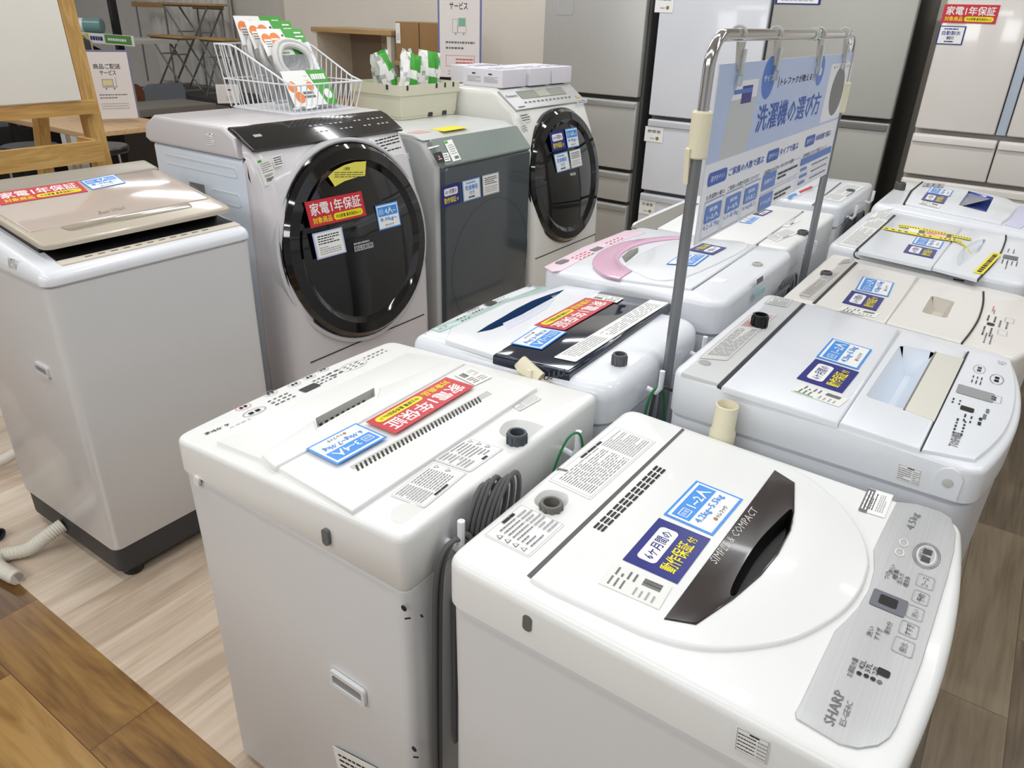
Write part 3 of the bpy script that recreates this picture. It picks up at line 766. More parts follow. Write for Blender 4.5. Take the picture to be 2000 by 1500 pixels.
W.plate('lid_fold', [(541, 911), (543, 913), (909, 712), (906, 711)], .006, .0083, INKL, 0, parent=lid)
W.plate('lid_step', [(510, 889), (556, 856), (613, 819), (619, 838), (676, 806), (736, 775), (741, 757), (810, 730), (872, 704), (903, 712), (690, 831), (537, 912)], .006, .0125, WHITE, .004, parent=lid)
vents(W, (622, 833), (716, 782), (618, 822), (712, 771), 9, 'vent_slots', parent=lid, dz=-.0055, frac=.5)
W.plate('vent_band', [(682, 911), (690, 917), (962, 769), (951, 763)], .006, .0085, GREYP, .001, parent=lid)
vents(W, (696, 921), (942, 783), (691, 911), (936, 774), 34, 'vent_slots', parent=lid, dz=.0087, frac=.45)
W.card(st_cap, (756.5, 854), (659, 908), (695, 827), .0135, big='3~4人', kg='6.0kg~7.0kg')
W.card(st_red, (926.5, 755), (772, 848), (871, 737), .0135)
W.card(st_tag, (961, 737), (928, 753), (920, 718), .0095, green=False, seed=8)
W.card(st_warn, (913, 923), (829, 992), (847, 902), .0012, tri=2, n=10, seed=61, ink=INKG)
W.card(st_warn, (984, 876), (918, 922), (912, 854), .0012, tri=3, n=8, seed=62, ink=INKG)
W.card(st_warn, (1058, 779), (1015, 803), (1045, 771), .0012, tri=0, n=4, seed=63, ink=INKG, head=False)
W.nut(1010, 844, .0175, .034, mat('inlet_slate', '4d5157', .5), -.014)
p = W.at(800, 1003, .001)
MB().use(mat('cover_off_white', 'e2e2df', .4)).lathe([(.027, 0), (.028, .0004), (.027, .0006)], (p.x, p.y, p.z - .001), 28).build('screw_cover', W.root)
W.legend([('text', 424, 838, .05, .011, '6.0kg', INK, 1), ('disp', 605, 757, .042, .022, DARK), ('oval', 575, 750, .03, .02, INKL, INK), ('oval', 604, 736, .03, .02, INKL, INK), ('oval', 630, 722, .03, .02, INKL, INKG), ('oval', 528, 768, .032, .022, INKL, INKG),
          ('oval', 475, 795, .032, .024, INKR, INK), ('oval', 497, 804, .05, .026, INKG, INK), ('dots', 550, 779, 4, 3, .055, .036, INK), ('dots', 634, 740, 4, 3, .05, .034, INK), ('dots', 655, 728, 2, 2, .035, .03, INK),
          ('oval', 690, 714, .075, .038, INKL), ('dots', 690, 714, 3, 3, .05, .026, INK), ('dots', 470, 826, 4, 1, .05, .008, INKL), ('dots', 733, 692, 5, 2, .07, .026, INKG)], .001)
slot(W, 638, 1048, .014, .03, .287, r=.006)
slot(W, 386, 938, .016, .02, .2832, WHITE, r=.008)
t = [W.side(*q, x=.287) for q in ((637, 1302), (720, 1353), (640, 1333))]
def grip(M, px, py, w, h, x, name='side_grip'):
    p = M.side(px, py, x=x); sg = 1 if x > 0 else -1
    mb = MB().use(M.bm if hasattr(M, 'bm') else BODY)
    o = rrect(w, h, .008); i = rrect(w - .014, h - .016, .006)
    X0 = x
    R = lambda pts, xx, dz=0: [(xx, p.y + a, p.z + c + dz) for a, c in pts]
    mb.loft([R(o, X0 - sg * .004), R(o, X0 + sg * .003), R(i, X0 + sg * .003), R(i, X0 - sg * .001)], cap0=False, cap1=False)
    mb.use(mat('grip_recess', '8f9094', .5)); mb.loft([R(i, X0 - sg * .001), R(i, X0 + sg * .0005)], cap0=False, cap1=True)
    return mb.build(name, M.root)
grip(W, 679, 1343, .085, .038, .283)
mb = MB().use(mat('pen_ink', '14142c', .4))
for q in ((790, 1187), (825, 1202), (810, 1462)):
    p = W.side(*q, x=.283); mb.lathe([(.0055 if q[0] != 825 else .003, 0), (.005 if q[0] != 825 else .0025, .001)], (p.x - .001 + .002, p.y, p.z), 10, Matrix.Rotation(PI / 2, 3, 'Y'))
for q in ((797, 1207), (813, 1478)):
    p = W.side(*q, x=.283); mb.box((p.x + .001, p.y, p.z), (.002, .013, .002), R=Matrix.Rotation(.6, 3, 'X'))
mb.build('pen_mark', W.root)
t = [W.side(*q, x=.2845) for q in ((650, 1456), (735, 1500), (668, 1530))]
s = Sticker(t[0], t[1], t[2], TAGW).lines(.1, .5, .9, .9, 3, INK, 4); s.build('spec_label', W.root)

# ---- teal machine
G = Machine('washing_machine', 'teal edged top loader with a navy glass lid and blue crescent handle', -1.105, 1.45, RA, .505, .53, .865, .79, .03)
TEAL = mat('teal_tint_plastic', 'a9c4bd', .3, coat=.3)
cres = [(930, 650), (955, 634), (980, 620), (1010, 602), (1040, 587), (1072, 575), (1103, 565), (1085, 579), (1064, 590), (1025, 611), (986, 634), (960, 644)]
cr_l = rpoly(G.a2(cres, .007), .002)
G.shell(.05, .014, WHITE2, BODY2, .028, rb=.07, hole=[(cr_l, None, None)])
G.plate('panel_trim', [(842, 642), (858, 648), (1078, 566), (1060, 558)], .0, .0022, TEAL, .001, label='teal strip along the front edge')
lid = G.plate('lid', [(870, 663), (968, 694), (1178, 568), (1103, 556), (990, 590), (880, 640)], -.004, .007, WHITE2, .004, [(cr_l, [(.0005, .002), (.003, .03)], mat('crescent_blue', '3b5f8d', .3))])
G.plate('handle_scoop', [(982, 631), (1030, 609), (1066, 589), (1084, 583), (1067, 603), (1030, 624), (990, 644)], .0055, .0078, mat('scoop_lilac', 'd4d8e6', .3), .001, parent=lid)
NAVYG = mat('navy_glass', '0d1c33', .05, coat=.6, var=.05)
gl = G.plate('glass_lid', [(963, 690), (1113, 727), (1311, 591), (1172, 567)], -.01, .014, NAVYG, .008, label='navy glass rear lid')
G.card(st_red, (1200, 590), (1103, 645.5), (1143.5, 582), .0155)
G.card(st_cap, (1107.5, 648.5), (1058, 683), (1049, 638), .0155)
G.card(st_tag, (1218.5, 582.5), (1205, 591.5), (1164.5, 573.5), .0155, green=False, seed=5)
G.card(st_warn, (1307, 591.5), (1124, 707), (1269.5, 585.5), .0155, tri=0, n=6, seed=71, ink=INKG, head=False)
G.nut(1211, 691, .016, .028, NUTG, -.004)
G.legend([('disp', 958, 592, .035, .025, DARK), ('dots', 925, 605, 4, 3, .05, .04, INK), ('dots', 980, 585, 4, 2, .05, .03, INKG), ('dots', 905, 622, 3, 2, .04, .03, INKG), ('text', 993, 597, .045, .009, '4.2kg', INKL), ('text', 864, 639, .03, .008, '5.0', INKG), ('disp', 1034, 557, .016, .012, INKG)], .0030)

# ---- pink machine
K2 = Machine('washing_machine', 'white top loader with a pink crescent handle and pink control panel', -1.085, 2.05, RA, .625, .535, .90, .825, .03)
out = [(1210, 544), (1182, 537), (1162, 522), (1157, 509), (1163, 499), (1175, 489), (1212, 473), (1262, 465), (1300, 461), (1332, 461)]
inn = [(1334, 465), (1300, 468), (1262, 474), (1228, 486), (1211, 500), (1212, 512), (1235, 528)]
out = [tuple(q)[:2] for q in cr([Vector((a, b, 0)) for a, b in out], 3)]
inn = [tuple(q)[:2] for q in cr([Vector((a, b, 0)) for a, b in inn], 3)]
hol = rpoly(K2.a2([(1214, 501), (1229, 488), (1247, 482), (1247, 492), (1232, 505), (1222, 513)], .008), .004)
K2.shell(.05, .012, WHITE2, BODY2, .016, hole=[(hol, None, None)])
PINK = mat('pink_gloss_plastic', 'd9a9c4', .25, coat=.4)
lid = K2.plate('lid', out + inn[:1] + [(1478, 478), (1350, 563), (1236, 548)], -.004, .007, WHITE2, .004, [(hol, [(.001, .002), (.004, .03)], GREYP)])
K2.plate('handle', out + inn, .005, .0105, PINK, .002, parent=lid, label='pink crescent handle')
K2.plate('lid_dome', [tuple(q)[:2] for q in cr([Vector((a, b, 0)) for a, b in [(1236, 527), (1222, 518), (1250, 495), (1300, 474), (1360, 466), (1440, 470), (1462, 480), (1420, 505), (1340, 540), (1280, 546)]], 3, True)], .006, .011, WHITE2, .005, parent=lid)
K2.plate('control_panel', [(1063, 521), (1078, 530), (1097, 528), (1190, 478), (1262, 454), (1245, 449), (1222, 450), (1140, 482)], -.001, .0016, mat('pale_pink_panel', 'e9cfdb', .3), .0005, label='pale pink control panel')
K2.legend([('disp', 1165, 486, .055, .022, INKG), ('oval', 1098, 511, .06, .03, INKG), ('disp', 1098, 511, .05, .022, INKG), ('dots', 1138, 499, 4, 3, .1, .04, INKR), ('dots', 1200, 470, 4, 2, .1, .03, INKR)], .0024)
K2.plate('lid_gap', [(1349, 566), (1353, 567), (1480, 480), (1476, 479)], -.004, .0006, INKG, 0)
K2.card(st_six, (1419, 484), (1392.5, 497.5), (1372.5, 475), .013)
K2.card(st_cap, (1386, 498), (1357.5, 519), (1332, 495), .013)
K2.nut(1480, 513, .013, .008, GREYP, .0)
K2.plate('screw_cover', [(1385, 549), (1410, 552), (1424, 546), (1400, 542)], -.001, .0012, PAPER, .0003)

# ---- fourth and fifth of the left row, behind the hanging board
V4 = Machine('washing_machine', 'plain white top loader with taupe control panel, just behind the pink handled one', -1.175, 2.79, RA, .64, .575, .875, .80, .02)
V4.shell(.03, .01, WHITE, BODY, .014)
V4.plate('control_panel', [(1232, 444), (1245, 435), (1340, 394), (1365, 397), (1277, 450)], -.002, .003, mat('taupe_panel', '85827a', .6), .001)
V4.plate('lid', [(1284, 445), (1420, 470), (1474, 477), (1566, 413), (1368, 398)], -.004, .007, WHITE, .004)
V4.plate('lid_gap', [(1473, 478), (1477, 479), (1571, 413), (1567, 412)], -.004, .0008, INKG, 0)
V4.card(st_cap, (1483, 425), (1466, 437), (1461, 422), .008)
V4.card(st_six, (1510, 412), (1490, 422), (1487, 408), .008)
V4.nut(1569, 450, .017, .014, NUTG, .0)
V4.card(st_warn, (1565, 430), (1540, 444), (1520, 424), .0012, tri=0, n=6, seed=81, base=PAPER)
V4.card(st_warn, (1560, 455), (1517, 472), (1538, 446), .0012, tri=0, n=6, seed=82, base=PAPER)
V5 = Machine('washing_machine', 'farthest white top loader of the left row, past the hanging board', -1.18, 3.475, RA, .62, .58, .893, .815, .02)
V5.shell(.03, .01, WHITE2, BODY, .014)
V5.plate('lid', rrect(.56, .36, .03, 0, .21), -.004, .007, WHITE2, .004, local=True)
V5.plate('lid_gap', [(1586, 399), (1590, 400), (1644, 357), (1641, 356)], -.004, .0008, INKG, 0)
V5.nut(1662, 370, .016, .008, NUTG, .0)
V5.card(st_warn, (1690, 364), (1640, 395), (1655, 358), .0012, tri=0, n=9, seed=83, base=PAPER)
s = Sticker(V5.at(1588, 366, .008), V5.at(1563, 377, .008), V5.at(1585, 363, .008), RED, .0004); s.build('warranty_sticker', V5.root)
s = Sticker(V5.at(1558, 380, .008), V5.at(1542, 387, .008), V5.at(1554, 377, .008), BLUE, .0004); s.build('capacity_sticker', V5.root)
# ================================================================ the row along the left: one big top loader, three front loaders
H = Machine('washing_machine', 'large white top loader with champagne lid and black base, front left', -1.868, 1.052, RB, .60, .58, .957, .925, .17)
SILW = mat('silver_white_steel', 'd9dadb', .28, coat=.3, var=.015)
CHAMP = mat('champagne_plastic', 'bab09f', .25, coat=.4)
ROSE = mat('rose_beige_glass', 'bfb0a6', .12, coat=.6)
UMB = mat('taupe_grey_plastic', '9a9285', .35)
H.bm = SILW
H.shell(.055, .0, WHITE2, SILW, .02, base=.118)
# black base with feet at the corners
mb = MB().use(mat('base_charcoal', '39383a', .5))
mb.prism(H.outline(.012, .055), .03, .125, .0, b0=.012)
mb.build('base_skirt', H.root)
for sx in (-1, 1):
    for y in (.055, .52):
        MB().use(DARK).lathe([(.026, 0), (.03, .006), (.03, .02), (.036, .045)], (sx * .235, y, 0), 14).build('levelling_foot', H.root)
def hz(px, py, dz): return H.at(px, py, dz)
c0, c1, c2 = [H.at(*q, .034) for q in ((80, 489), (451, 411), (303, 328))]
c3 = c0 + (c2 - c1)
xa, xb = c0.x, (c1.x + c2.x) / 2
ya, yb = (c0.y + c1.y) / 2, c2.y
lidp = [(xa + .005, ya), (xb - .005, ya), (xb, yb - .04), (xa, yb - .04)]
lid = H.plate('lid', rpoly(lidp, [.025, .025, .01, .01]), .029, .043, CHAMP, .006, local=True, label='champagne folding lid')
H.plate('lid_glass', rpoly([(xa + .02, ya + .085), (xb - .02, ya + .085), (xb - .012, yb - .045), (xa + .012, yb - .045)], .008), .039, .046, ROSE, .003, local=True, parent=lid, label='rose beige glass panel')
w = xb - xa
H.plate('lid_handle', rpoly([(xa + .1, ya + .05), (xb - .1, ya + .05), (xb - .09, ya + .085), (xa + .09, ya + .085)], .012), .039, .0445, mat('handle_taupe', '8f8675', .2, coat=.5), .001, local=True, parent=lid)
H.plate('lid_underside', [(xa + .02, ya + .06), (xb - .02, ya + .06), (xb - .02, yb - .06), (xa + .02, yb - .06)], .0, .031, DARK, 0, local=True)
H.plate('rear_box', rpoly([(xa - .005, yb - .038), (xb + .005, yb - .038), (xb + .01, yb + .05), (xa - .01, yb + .05)], .012), -.02, .047, UMB, .008, local=True)
fx0, fx1 = H.at(118, 516, .002), H.at(472, 441, .002)
yy = (fx0.y + fx1.y) / 2
H.plate('control_panel', [(fx0.x, yy), (fx1.x, yy), (fx1.x - .012, yy + .1), (fx0.x + .005, yy + .1)], .0, .0035, DARK, .001, local=True, label='black control panel')
H.plate('panel_trim', [(fx0.x, yy - .002), (fx1.x, yy - .002), (fx1.x, yy + .024), (fx0.x, yy + .024)], .0, .0042, mat('champagne_light', 'd8cfbf', .3), .0008, local=True)
mb = MB().use(INKG)
for i in range(11):
    x = fx0.x + (fx1.x - fx0.x) * (.14 + .065 * i)
    mb.box((x, yy + .012, H.zt + .0046 + H.sl * (yy + .012)), (.018, .005, .0006))
mb.build('panel_legend', H.root)
s = Sticker(H.at(192, 412, .0468), H.at(243, 401, .0468), H.at(194, 419, .0468), None, 0).text(0, 0, 1, 1, 'Beat Wash', UMB, True); s.build('lettering', H.root)
tr, br, bl = H.at(150, 354, .0465), H.at(172, 374, .0465), H.at(2, 401, .0465)
st_red(bl + (tr - br), tr, bl, H.root)
H.card(st_cap, (156, 354), (222, 341), (180, 371), .0465, big='4人~', kg='8.0kg~')
grip(H, 82, 723, .07, .034, -.2975)
t = [H.side(*q, x=-.3005) for q in ((15, 503), (29, 506), (17, 522))]
st_warn(t[0], t[1], t[2], H.root, seed=91, tri=0, n=5, ink=INK, r=0, name='barcode_label')
hp = [(-.29, .33, .075), (-.34, .335, .06), (-.39, .36, .03), (-.445, .40, .022), (-.475, .385, .02), (-.478, .34, .02), (-.472, .29, .02), (-.468, .262, .021)]
q = cr(hp, 14); rr = [.0205 + (.0024 if i % 2 else 0) for i in range(len(q))]
for i in range(9): rr[-1 - i] = .0215
mb = MB().use(mat('hose_white', 'ddd8cc', .45)).tube(q, .017, 12, rr=rr); mb.use(mat('hose_inner', 'a5a096', .6)).lathe([(.016, 0), (.016, .0005)], q[-1], 12, Matrix.Rotation(PI / 2, 3, 'X'))
o = mb.build('drain_hose', H.root); o['label'] = 'off white corrugated drain hose lying on the floor'

def profile(mb, prof, w, b=.02, n=4):
    """side profile (depth, height) swept across the width with rounded ends"""
    prof = ccw(prof); R = []
    for k in range(n + 1):
        a = PI / 2 * k / n; R.append((-w / 2 + b * (1 - math.sin(a)), b * (1 - math.cos(a))))
    R = R + [(-x, t) for x, t in R[::-1]]
    R = [(-w / 2 + b * (1 - math.sin(PI / 2 * k / n)), b * (1 - math.sin(PI / 2 * k / n)), b * (1 - math.cos(PI / 2 * k / n))) for k in range(n + 1)]
    rings = []
    for k in range(n + 1):
        a = PI / 2 * k / n; rings.append((-w / 2 + b * (1 - math.cos(a)), inset(prof, b * (1 - math.sin(a)))))
    rings = rings + [(-x, p) for x, p in rings[::-1]]
    vs = [[mb.v((x, y, z)) for y, z in p] for x, p in rings]
    for a, c in zip(vs, vs[1:]): mb.skin(a, c)
    mb.fill([vs[0]]); mb.fill([vs[-1]])
    return mb

PL = .2     # the front loaders stand on a low plinth
pl = thing('display_plinth', 'low wooden plinth under the three front loading machines', 'plinth', (-2.27, 2.55, 0))
MB().use(wood('plinth_wood', ['8a6c45', 'a88a5e', 'b99c70'], None, .5)).box((0, 0, .09), (.66, 2.2, .18), b=.006).build('top', pl)
for sx in (-1, 1): MB().use(DGREY).box((sx * .25, 0, .005), (.05, 2.0, .01)).build('runner', pl)

class Drum(Machine):
    def front(s, px, py, off=0):
        """point on the leaning front face"""
        return s.I @ P(px, py, pl=(s.M @ Vector((0, s.fy - off, s.fz)), s.M.to_3x3() @ Vector((0, -math.cos(s.tilt), math.sin(s.tilt)))))
    def fcard(s, fn, tl, tr, bl, off=.002, par=None, **k): return fn(s.front(*tl, off), s.front(*tr, off), s.front(*bl, off), par or s.root, **k)
    def door(s, cx, cz, cy, r, prof, ringm, glassm, name='door'):
        R = Matrix((Vector((1, 0, 0)), Vector((0, math.sin(s.tilt), math.cos(s.tilt))), Vector((0, -math.cos(s.tilt), math.sin(s.tilt))))).transposed()
        d = MB().use(ringm).lathe([(r * a, b) for a, b in prof[0]], (cx, cy, cz), 64, R, cap1=False).build(name, s.root)
        MB().use(glassm).lathe([(r * a, b) for a, b in prof[1]], (cx, cy, cz), 64, R, cap0=False).build('door_glass', d)
        return d

LILG = mat('lilac_white_plastic', 'd3cfd2', .3, coat=.25, var=.015)
BLUW = mat('bluish_white_steel', 'd5dde6', .35, coat=.15, var=.012)
B = Drum('drum_washing_machine', 'lilac white front loader with round black door and white wire basket on top', -1.9, 1.845, RB, .71, .66, 1.2, .44)
B.tilt = math.radians(8.5); B.fy = .04; B.fz = .79
fr = [(.0, PL + .02), (.0, .44), (.004, .62), (.018, .78), (.045, .93), (.085, 1.06), (.125, 1.138), (.19, 1.17), (.2, PL + .02)]
profile(MB().use(LILG), fr, .71, .05).build('front_panel', B.root)
profile(MB().use(BLUW), [(.15, PL), (.15, 1.11), (.665, 1.11), (.665, PL)], .70, .02).build('body', B.root)
profile(MB().use(mat('lilac_grey_plastic', 'cdc9cb', .32, coat=.2)), [(.18, 1.112), (.19, 1.175), (.236, 1.198), (.25, 1.203), (.62, 1.205), (.68, 1.17), (.69, 1.125), (.665, 1.112)], .715, .012).build('top_cover', B.root)
MB().use(GAP).box((0, .0, .437), (.6, .004, .004)).build('kick_seam', B.root)
for (z0, z1, y0, y1) in ((1.045, 1.085, .2, .6), (.95, 1.0, .2, .36)):
    q = rrect(y1 - y0, z1 - z0, .015, (y0 + y1) / 2, (z0 + z1) / 2)
    MB().use(BLUW).loft([[(-.349, y, z) for y, z in q], [(-.352, y, z) for y, z in inset(q, .003)], [(-.352, y, z) for y, z in inset(q, .008)], [(-.3495, y, z) for y, z in inset(q, .014)]]).build('side_rib', B.root)
q = rrect(.1, .05, .008, .43, .985)
mb = MB().use(BLUW); mb.loft([[(-.349, y, z) for y, z in q], [(-.353, y, z) for y, z in q], [(-.353, y, z) for y, z in inset(q, .007)]], cap1=False)
mb.use(mat('grip_recess', '8f9094', .5)); mb.loft([[(-.353, y, z) for y, z in inset(q, .007)], [(-.3515, y, z) for y, z in inset(q, .009)]], cap0=False); mb.build('side_grip', B.root)
CHB = mat('panel_black', '17181b', .12, coat=.5)
mb = MB().use(CHB)
profile(mb, [(.122, 1.138), (.116, 1.146), (.2, 1.194), (.23, 1.203), (.235, 1.195)], .69, .006).build('control_panel', B.root)
mb = MB().use(INKL); rn = random.Random(4)
for i in range(16):
    for j in range(2):
        if rn.random() < .75:
            x = -.05 + i * .023; y = .155 + j * .028; mb.box((x, y, 1.146 + (y - .116) * .571 + .001), (.012, .006, .0006), R=Matrix.Rotation(.52, 3, 'X'))
mb.box((-.28, .17, 1.1768 + .0012), (.03, .012, .0006), R=Matrix.Rotation(.52, 3, 'X'))
mb.build('panel_legend', B.root)
RING = ([(1.035, -.03), (1.035, .004), (1.012, .006), (1.01, .016), (.97, .03), (.86, .034), (.815, .024), (.79, .02)], [(.8, .0205), (.7, .0245), (.55, .029), (.35, .033), (.12, .0355), (.0, .036)])
d = B.door(.0, .795, .04, .335, RING, BLACKG, mat('door_glass_black', '05070a', .04, coat=.8, var=.05))
R = Matrix((Vector((1, 0, 0)), Vector((0, math.sin(B.tilt), math.cos(B.tilt))), Vector((0, -math.cos(B.tilt), math.sin(B.tilt))))).transposed()
MB().use(mat('bezel_silver', 'c9c8cb', .25)).lathe([(.36, -.03), (.36, .006), (.352, .009), (.346, .006)], (0, .04, .795), 64, R, cap0=False, cap1=False).build('door_bezel', B.root)
B.fcard(st_red, (594, 395), (705, 373), (607, 446), .041, d)
B.fcard(st_cap, (732, 402), (775, 392), (741, 451), .036, d, big='4人~', kg='8.0kg~')
B.fcard(st_note, (609, 457), (667, 443), (620, 508), .04, d, border=mat('pale_blue_border', 'b9c6e6', .4), seed=14)
s = Sticker(B.front(690, 474, .039), B.front(727, 465, .039), B.front(693, 492, .039), None, 0)
s.rect(0, 0, 1, .58, INKL).text(.06, .08, .94, .5, 'BIG DRUM', INK, True).lines(0, .68, .95, .95, 1, INKL, 2, .7, 3); s.build('lettering', d)
s = Sticker(B.front(637, 324, .035), B.front(713, 324, .035), B.front(637, 368, .035), None, 0)
pts = [(639, 345), (650, 335), (670, 327), (690, 324), (712, 326), (712, 354), (695, 355), (672, 359), (654, 367)]
def uv(s, p):
    r = p - s.o; return (r.dot(s.u) / s.u.length_squared, r.dot(s.vv) / s.vv.length_squared)
s.poly([uv(s, B.front(x, y, .035)) for x, y in pts], mat('pale_yellow_sticker', 'e3d95c', .4))
s.text(.42, .8, .6, .95, '上部取', INK, True); s.lines(.2, .45, .95, .75, 3, INK, 5, .3, 6)
s.build('caution_sticker', d, 'curved yellow caution sticker')
def on_front(M, tl, tr, bl, fn, off, **k): return M.fcard(fn, tl, tr, bl, off, **k)
for (tl, tr, bl, off, sd) in (((501, 313), (527, 305), (517, 364), -.006, 3),):
    s = Sticker(B.front(*tl, off), B.front(*tr, off), B.front(*bl, off), TAGW)
    s.rect(.02, .88, .3, .97, GREEN).lines(.15, .45, .9, .85, 5, INKG, 2, .3, 4).bars(.25, .12, .8, .26, INK, 3).lines(.2, .3, .85, .4, 2, INK, 4, .4, 4); s.build('price_tag', B.root)
s = Sticker(B.front(530, 306, -.006), B.front(549, 301, -.006), B.front(536, 327, -.006), PAPER).lines(.1, .1, .9, .9, 4, INK, 5, .4, 3); s.build('notice_sticker', B.root)
s = Sticker(B.front(722, 270, -.006), B.front(781, 255, -.006), B.front(738, 330, -.006), None, 0)
s.poly([uv(s, B.front(x, y, -.006)) for x, y in ((723, 269), (781, 257), (793, 299), (752, 310), (728, 290))], PAPER); s.lines(.14, .42, .9, .92, 5, INK, 7, .4, 5)
s.poly([uv(s, B.front(x, y, -.006)) for x, y in ((751, 310), (793, 299), (797, 321), (774, 328))], INK); s.lines(.75, .02, 1.1, .24, 3, PAPER, 8, .4, 3)
s.build('notice_sticker', B.root)
t = [B.side(*q, x=-.358) for q in ((402, 261), (417, 259), (405, 284))]
st_warn(t[0], t[1], t[2], B.root, seed=95, tri=0, n=5, ink=INK, r=0, name='barcode_label')

SLATE = mat('slate_gloss_glass', '474e53', .09, coat=.7, var=.04)
SAGE = mat('sage_grey_glass', '87918d', .12, coat=.6)
SGREY = mat('silver_grey_steel', 'b9bab8', .35, coat=.15)
Q = Drum('drum_washing_machine', 'slate grey front loader with flat glossy front, cream bin on top', -1.9, 2.59, RB, .63, .66, 1.11, .44)
Q.tilt = 0; Q.fy = 0; Q.fz = .6
profile(MB().use(SGREY), [(.03, PL), (.03, 1.0), (.11, 1.095), (.16, 1.11), (.66, 1.112), (.67, 1.1), (.67, PL)], .63, .02).build('body', Q.root)
profile(MB().use(mat('sage_white_plastic', 'c9ccc8', .3, coat=.2)), [(.1, 1.095), (.15, 1.113), (.665, 1.113), (.66, 1.1)], .625, .008).build('top_cover', Q.root)
mb = MB().use(SLATE); q = rrect(.6, .78, .015, .005, .61)
mb.loft([[(x, .035, z) for x, z in q], [(x, .004, z) for x, z in q], [(x, .0, z) for x, z in inset(q, .005)]]); dq = mb.build('door', Q.root)
mb = MB().use(SAGE); q = rrect(.6, .125, .012, .005, .0)
mb.M = Matrix.Translation((0, .045, 1.05)) @ Matrix.Rotation(-math.atan2(.095, .1), 4, 'X')
mb.loft([[(x, .02, z) for x, z in q], [(x, -.006, z) for x, z in q], [(x, -.01, z) for x, z in inset(q, .004)]]); mb.build('control_panel', Q.root)
mb = MB().use(DARK)
q = rrect(.03, .07, .005)
MB().use(DARK).box((.0, -.001, .27), (.09, .003, .012)).build('door_handle', dq)
mb = MB().use(mat('slate_inner_ring', '3b4247', .1, coat=.5))
n = 48; mb.loft([[(.02 + r * math.cos(2 * PI * k / n), -.0006, .55 + r * math.sin(2 * PI * k / n)) for k in range(n)] for r in (.285, .28)], cap0=False, cap1=False); mb.build('drum_window', dq)
Q.fcard(st_six, (861, 366), (898, 356), (864, 406), .003, dq)
Q.fcard(st_note, (902, 354), (937, 345), (905, 395), .003, dq, border=mat('blue_border', '6fa6dd', .4), head='乾燥機能', sub='付き', ink=BLUE)
Q.fcard(st_note, (941, 343), (974, 335), (943, 384), .003, dq, border=INKL, seed=24)
pn = (Q.M @ Vector((0, .045, 1.05)), Q.M.to_3x3() @ Vector((0, -math.sin(math.atan2(.1, .095)), math.cos(math.atan2(.1, .095)))))
def qp(px, py, off=.0125): return Q.I @ P(px, py, pl=(pn[0] + pn[1] * off, pn[1]))
s = Sticker(qp(866, 276), qp(882, 272), qp(885, 316), TAGW).rect(.02, .86, .4, .98, GREEN).lines(.2, .3, .9, .8, 5, INKG, 2, .3, 3).bars(.35, .08, .85, .22, INK, 3); s.build('price_tag', Q.root)
s = Sticker(qp(845, 300), qp(861, 296), qp(855, 319), DARK).disc(.5, .55, .12, INKR).lines(.3, .25, .8, .4, 1, PAPER, 2); s.build('notice_sticker', Q.root)
s = Sticker(qp(864, 300), qp(875, 298), qp(869, 316), PAPER).lines(.1, .1, .9, .9, 3, INK, 2); s.build('notice_sticker', Q.root)
s = Sticker(qp(836, 288), qp(857, 283), qp(837, 291), None, 0).lines(0, 0, 1, 1, 1, PAPER, 3, .9, 2); s.build('lettering', Q.root)
s = Sticker((-.29, .33, 1.1135), (-.2, .33, 1.1135), (-.29, .15, 1.1135), None, 0).rect(0, 0, 1, .3, mat('pink_sticker', 'd8a0a8', .4)); s.build('caution_sticker', Q.root)
s = Sticker((-.16, .2, 1.1135), (.02, .2, 1.1135), (-.16, .12, 1.1135), None, 0).rect(0, 0, .9, 1, YEL); s.build('caution_sticker', Q.root)

WARMW = mat('warm_white_gloss', 'e4e3dd', .25, coat=.3, var=.012)
N = Drum('drum_washing_machine', 'white front loader with oval black door and silver control panel', -1.9, 3.275, RB, .65, .7, 1.235, .48)
N.tilt = math.radians(9); N.fy = .05; N.fz = .82
fr = [(.0, PL + .01), (.0, .48), (.006, .66), (.028, .84), (.075, 1.02), (.135, 1.155), (.236, 1.229), (.27, 1.238), (.52, 1.238), (.56, 1.2), (.72, 1.15), (.72, PL + .01)]
profile(MB().use(WARMW), fr, .65, .035).build('body', N.root)
profile(MB().use(SILVER), [(.13, 1.15), (.128, 1.157), (.232, 1.232), (.24, 1.225)], .63, .004).build('control_panel', N.root)
MB().use(GAP).box((0, -.0, .478), (.6, .004, .004)).build('kick_seam', N.root)
ax = math.atan2(.075, .104)
mb = MB()
def pc(mb, x, t, w, h, m, lift=.0015):
    mb.use(m); y, z = .128 + .104 * t, 1.157 + .075 * t
    mb.box((x, y - math.sin(ax) * lift, z + math.cos(ax) * lift), (w, h, .001), R=Matrix.Rotation(ax, 3, 'X'))
pc(mb, .0, .66, .4, .05, mat('lcd_olive', '8a8d83', .2)); pc(mb, .0, .66, .1, .045, mat('lcd_light', 'a7aa9a', .2), .002)
for i in range(12): pc(mb, -.2 + i * .036, .28, .018, .008, INKG)
pc(mb, .27, .25, .03, .016, mat('start_amber', 'd6a857', .3)); pc(mb, -.26, .1, .05, .006, INKG)
mb.build('panel_legend', N.root)
def pt_(x, t, l=.002): return Vector((x, .128 + .104 * t - math.sin(ax) * l, 1.157 + .075 * t + math.cos(ax) * l))
s = Sticker(pt_(-.305, .72), pt_(-.215, .72), pt_(-.305, .6), None, .001).text(0, 0, 1, 1, 'Panasonic', INK, True); s.build('lettering', N.root)
dn = N.door(.0, .825, .045, .315, RING, BLACKG, MATS['door_glass_black'])
N.fcard(st_six, (1072, 259), (1100, 253), (1079, 297), .042, dn)
N.fcard(st_cap, (1103, 252), (1126, 248), (1109, 290), .042, dn, big='4人~', kg='8.0kg~')
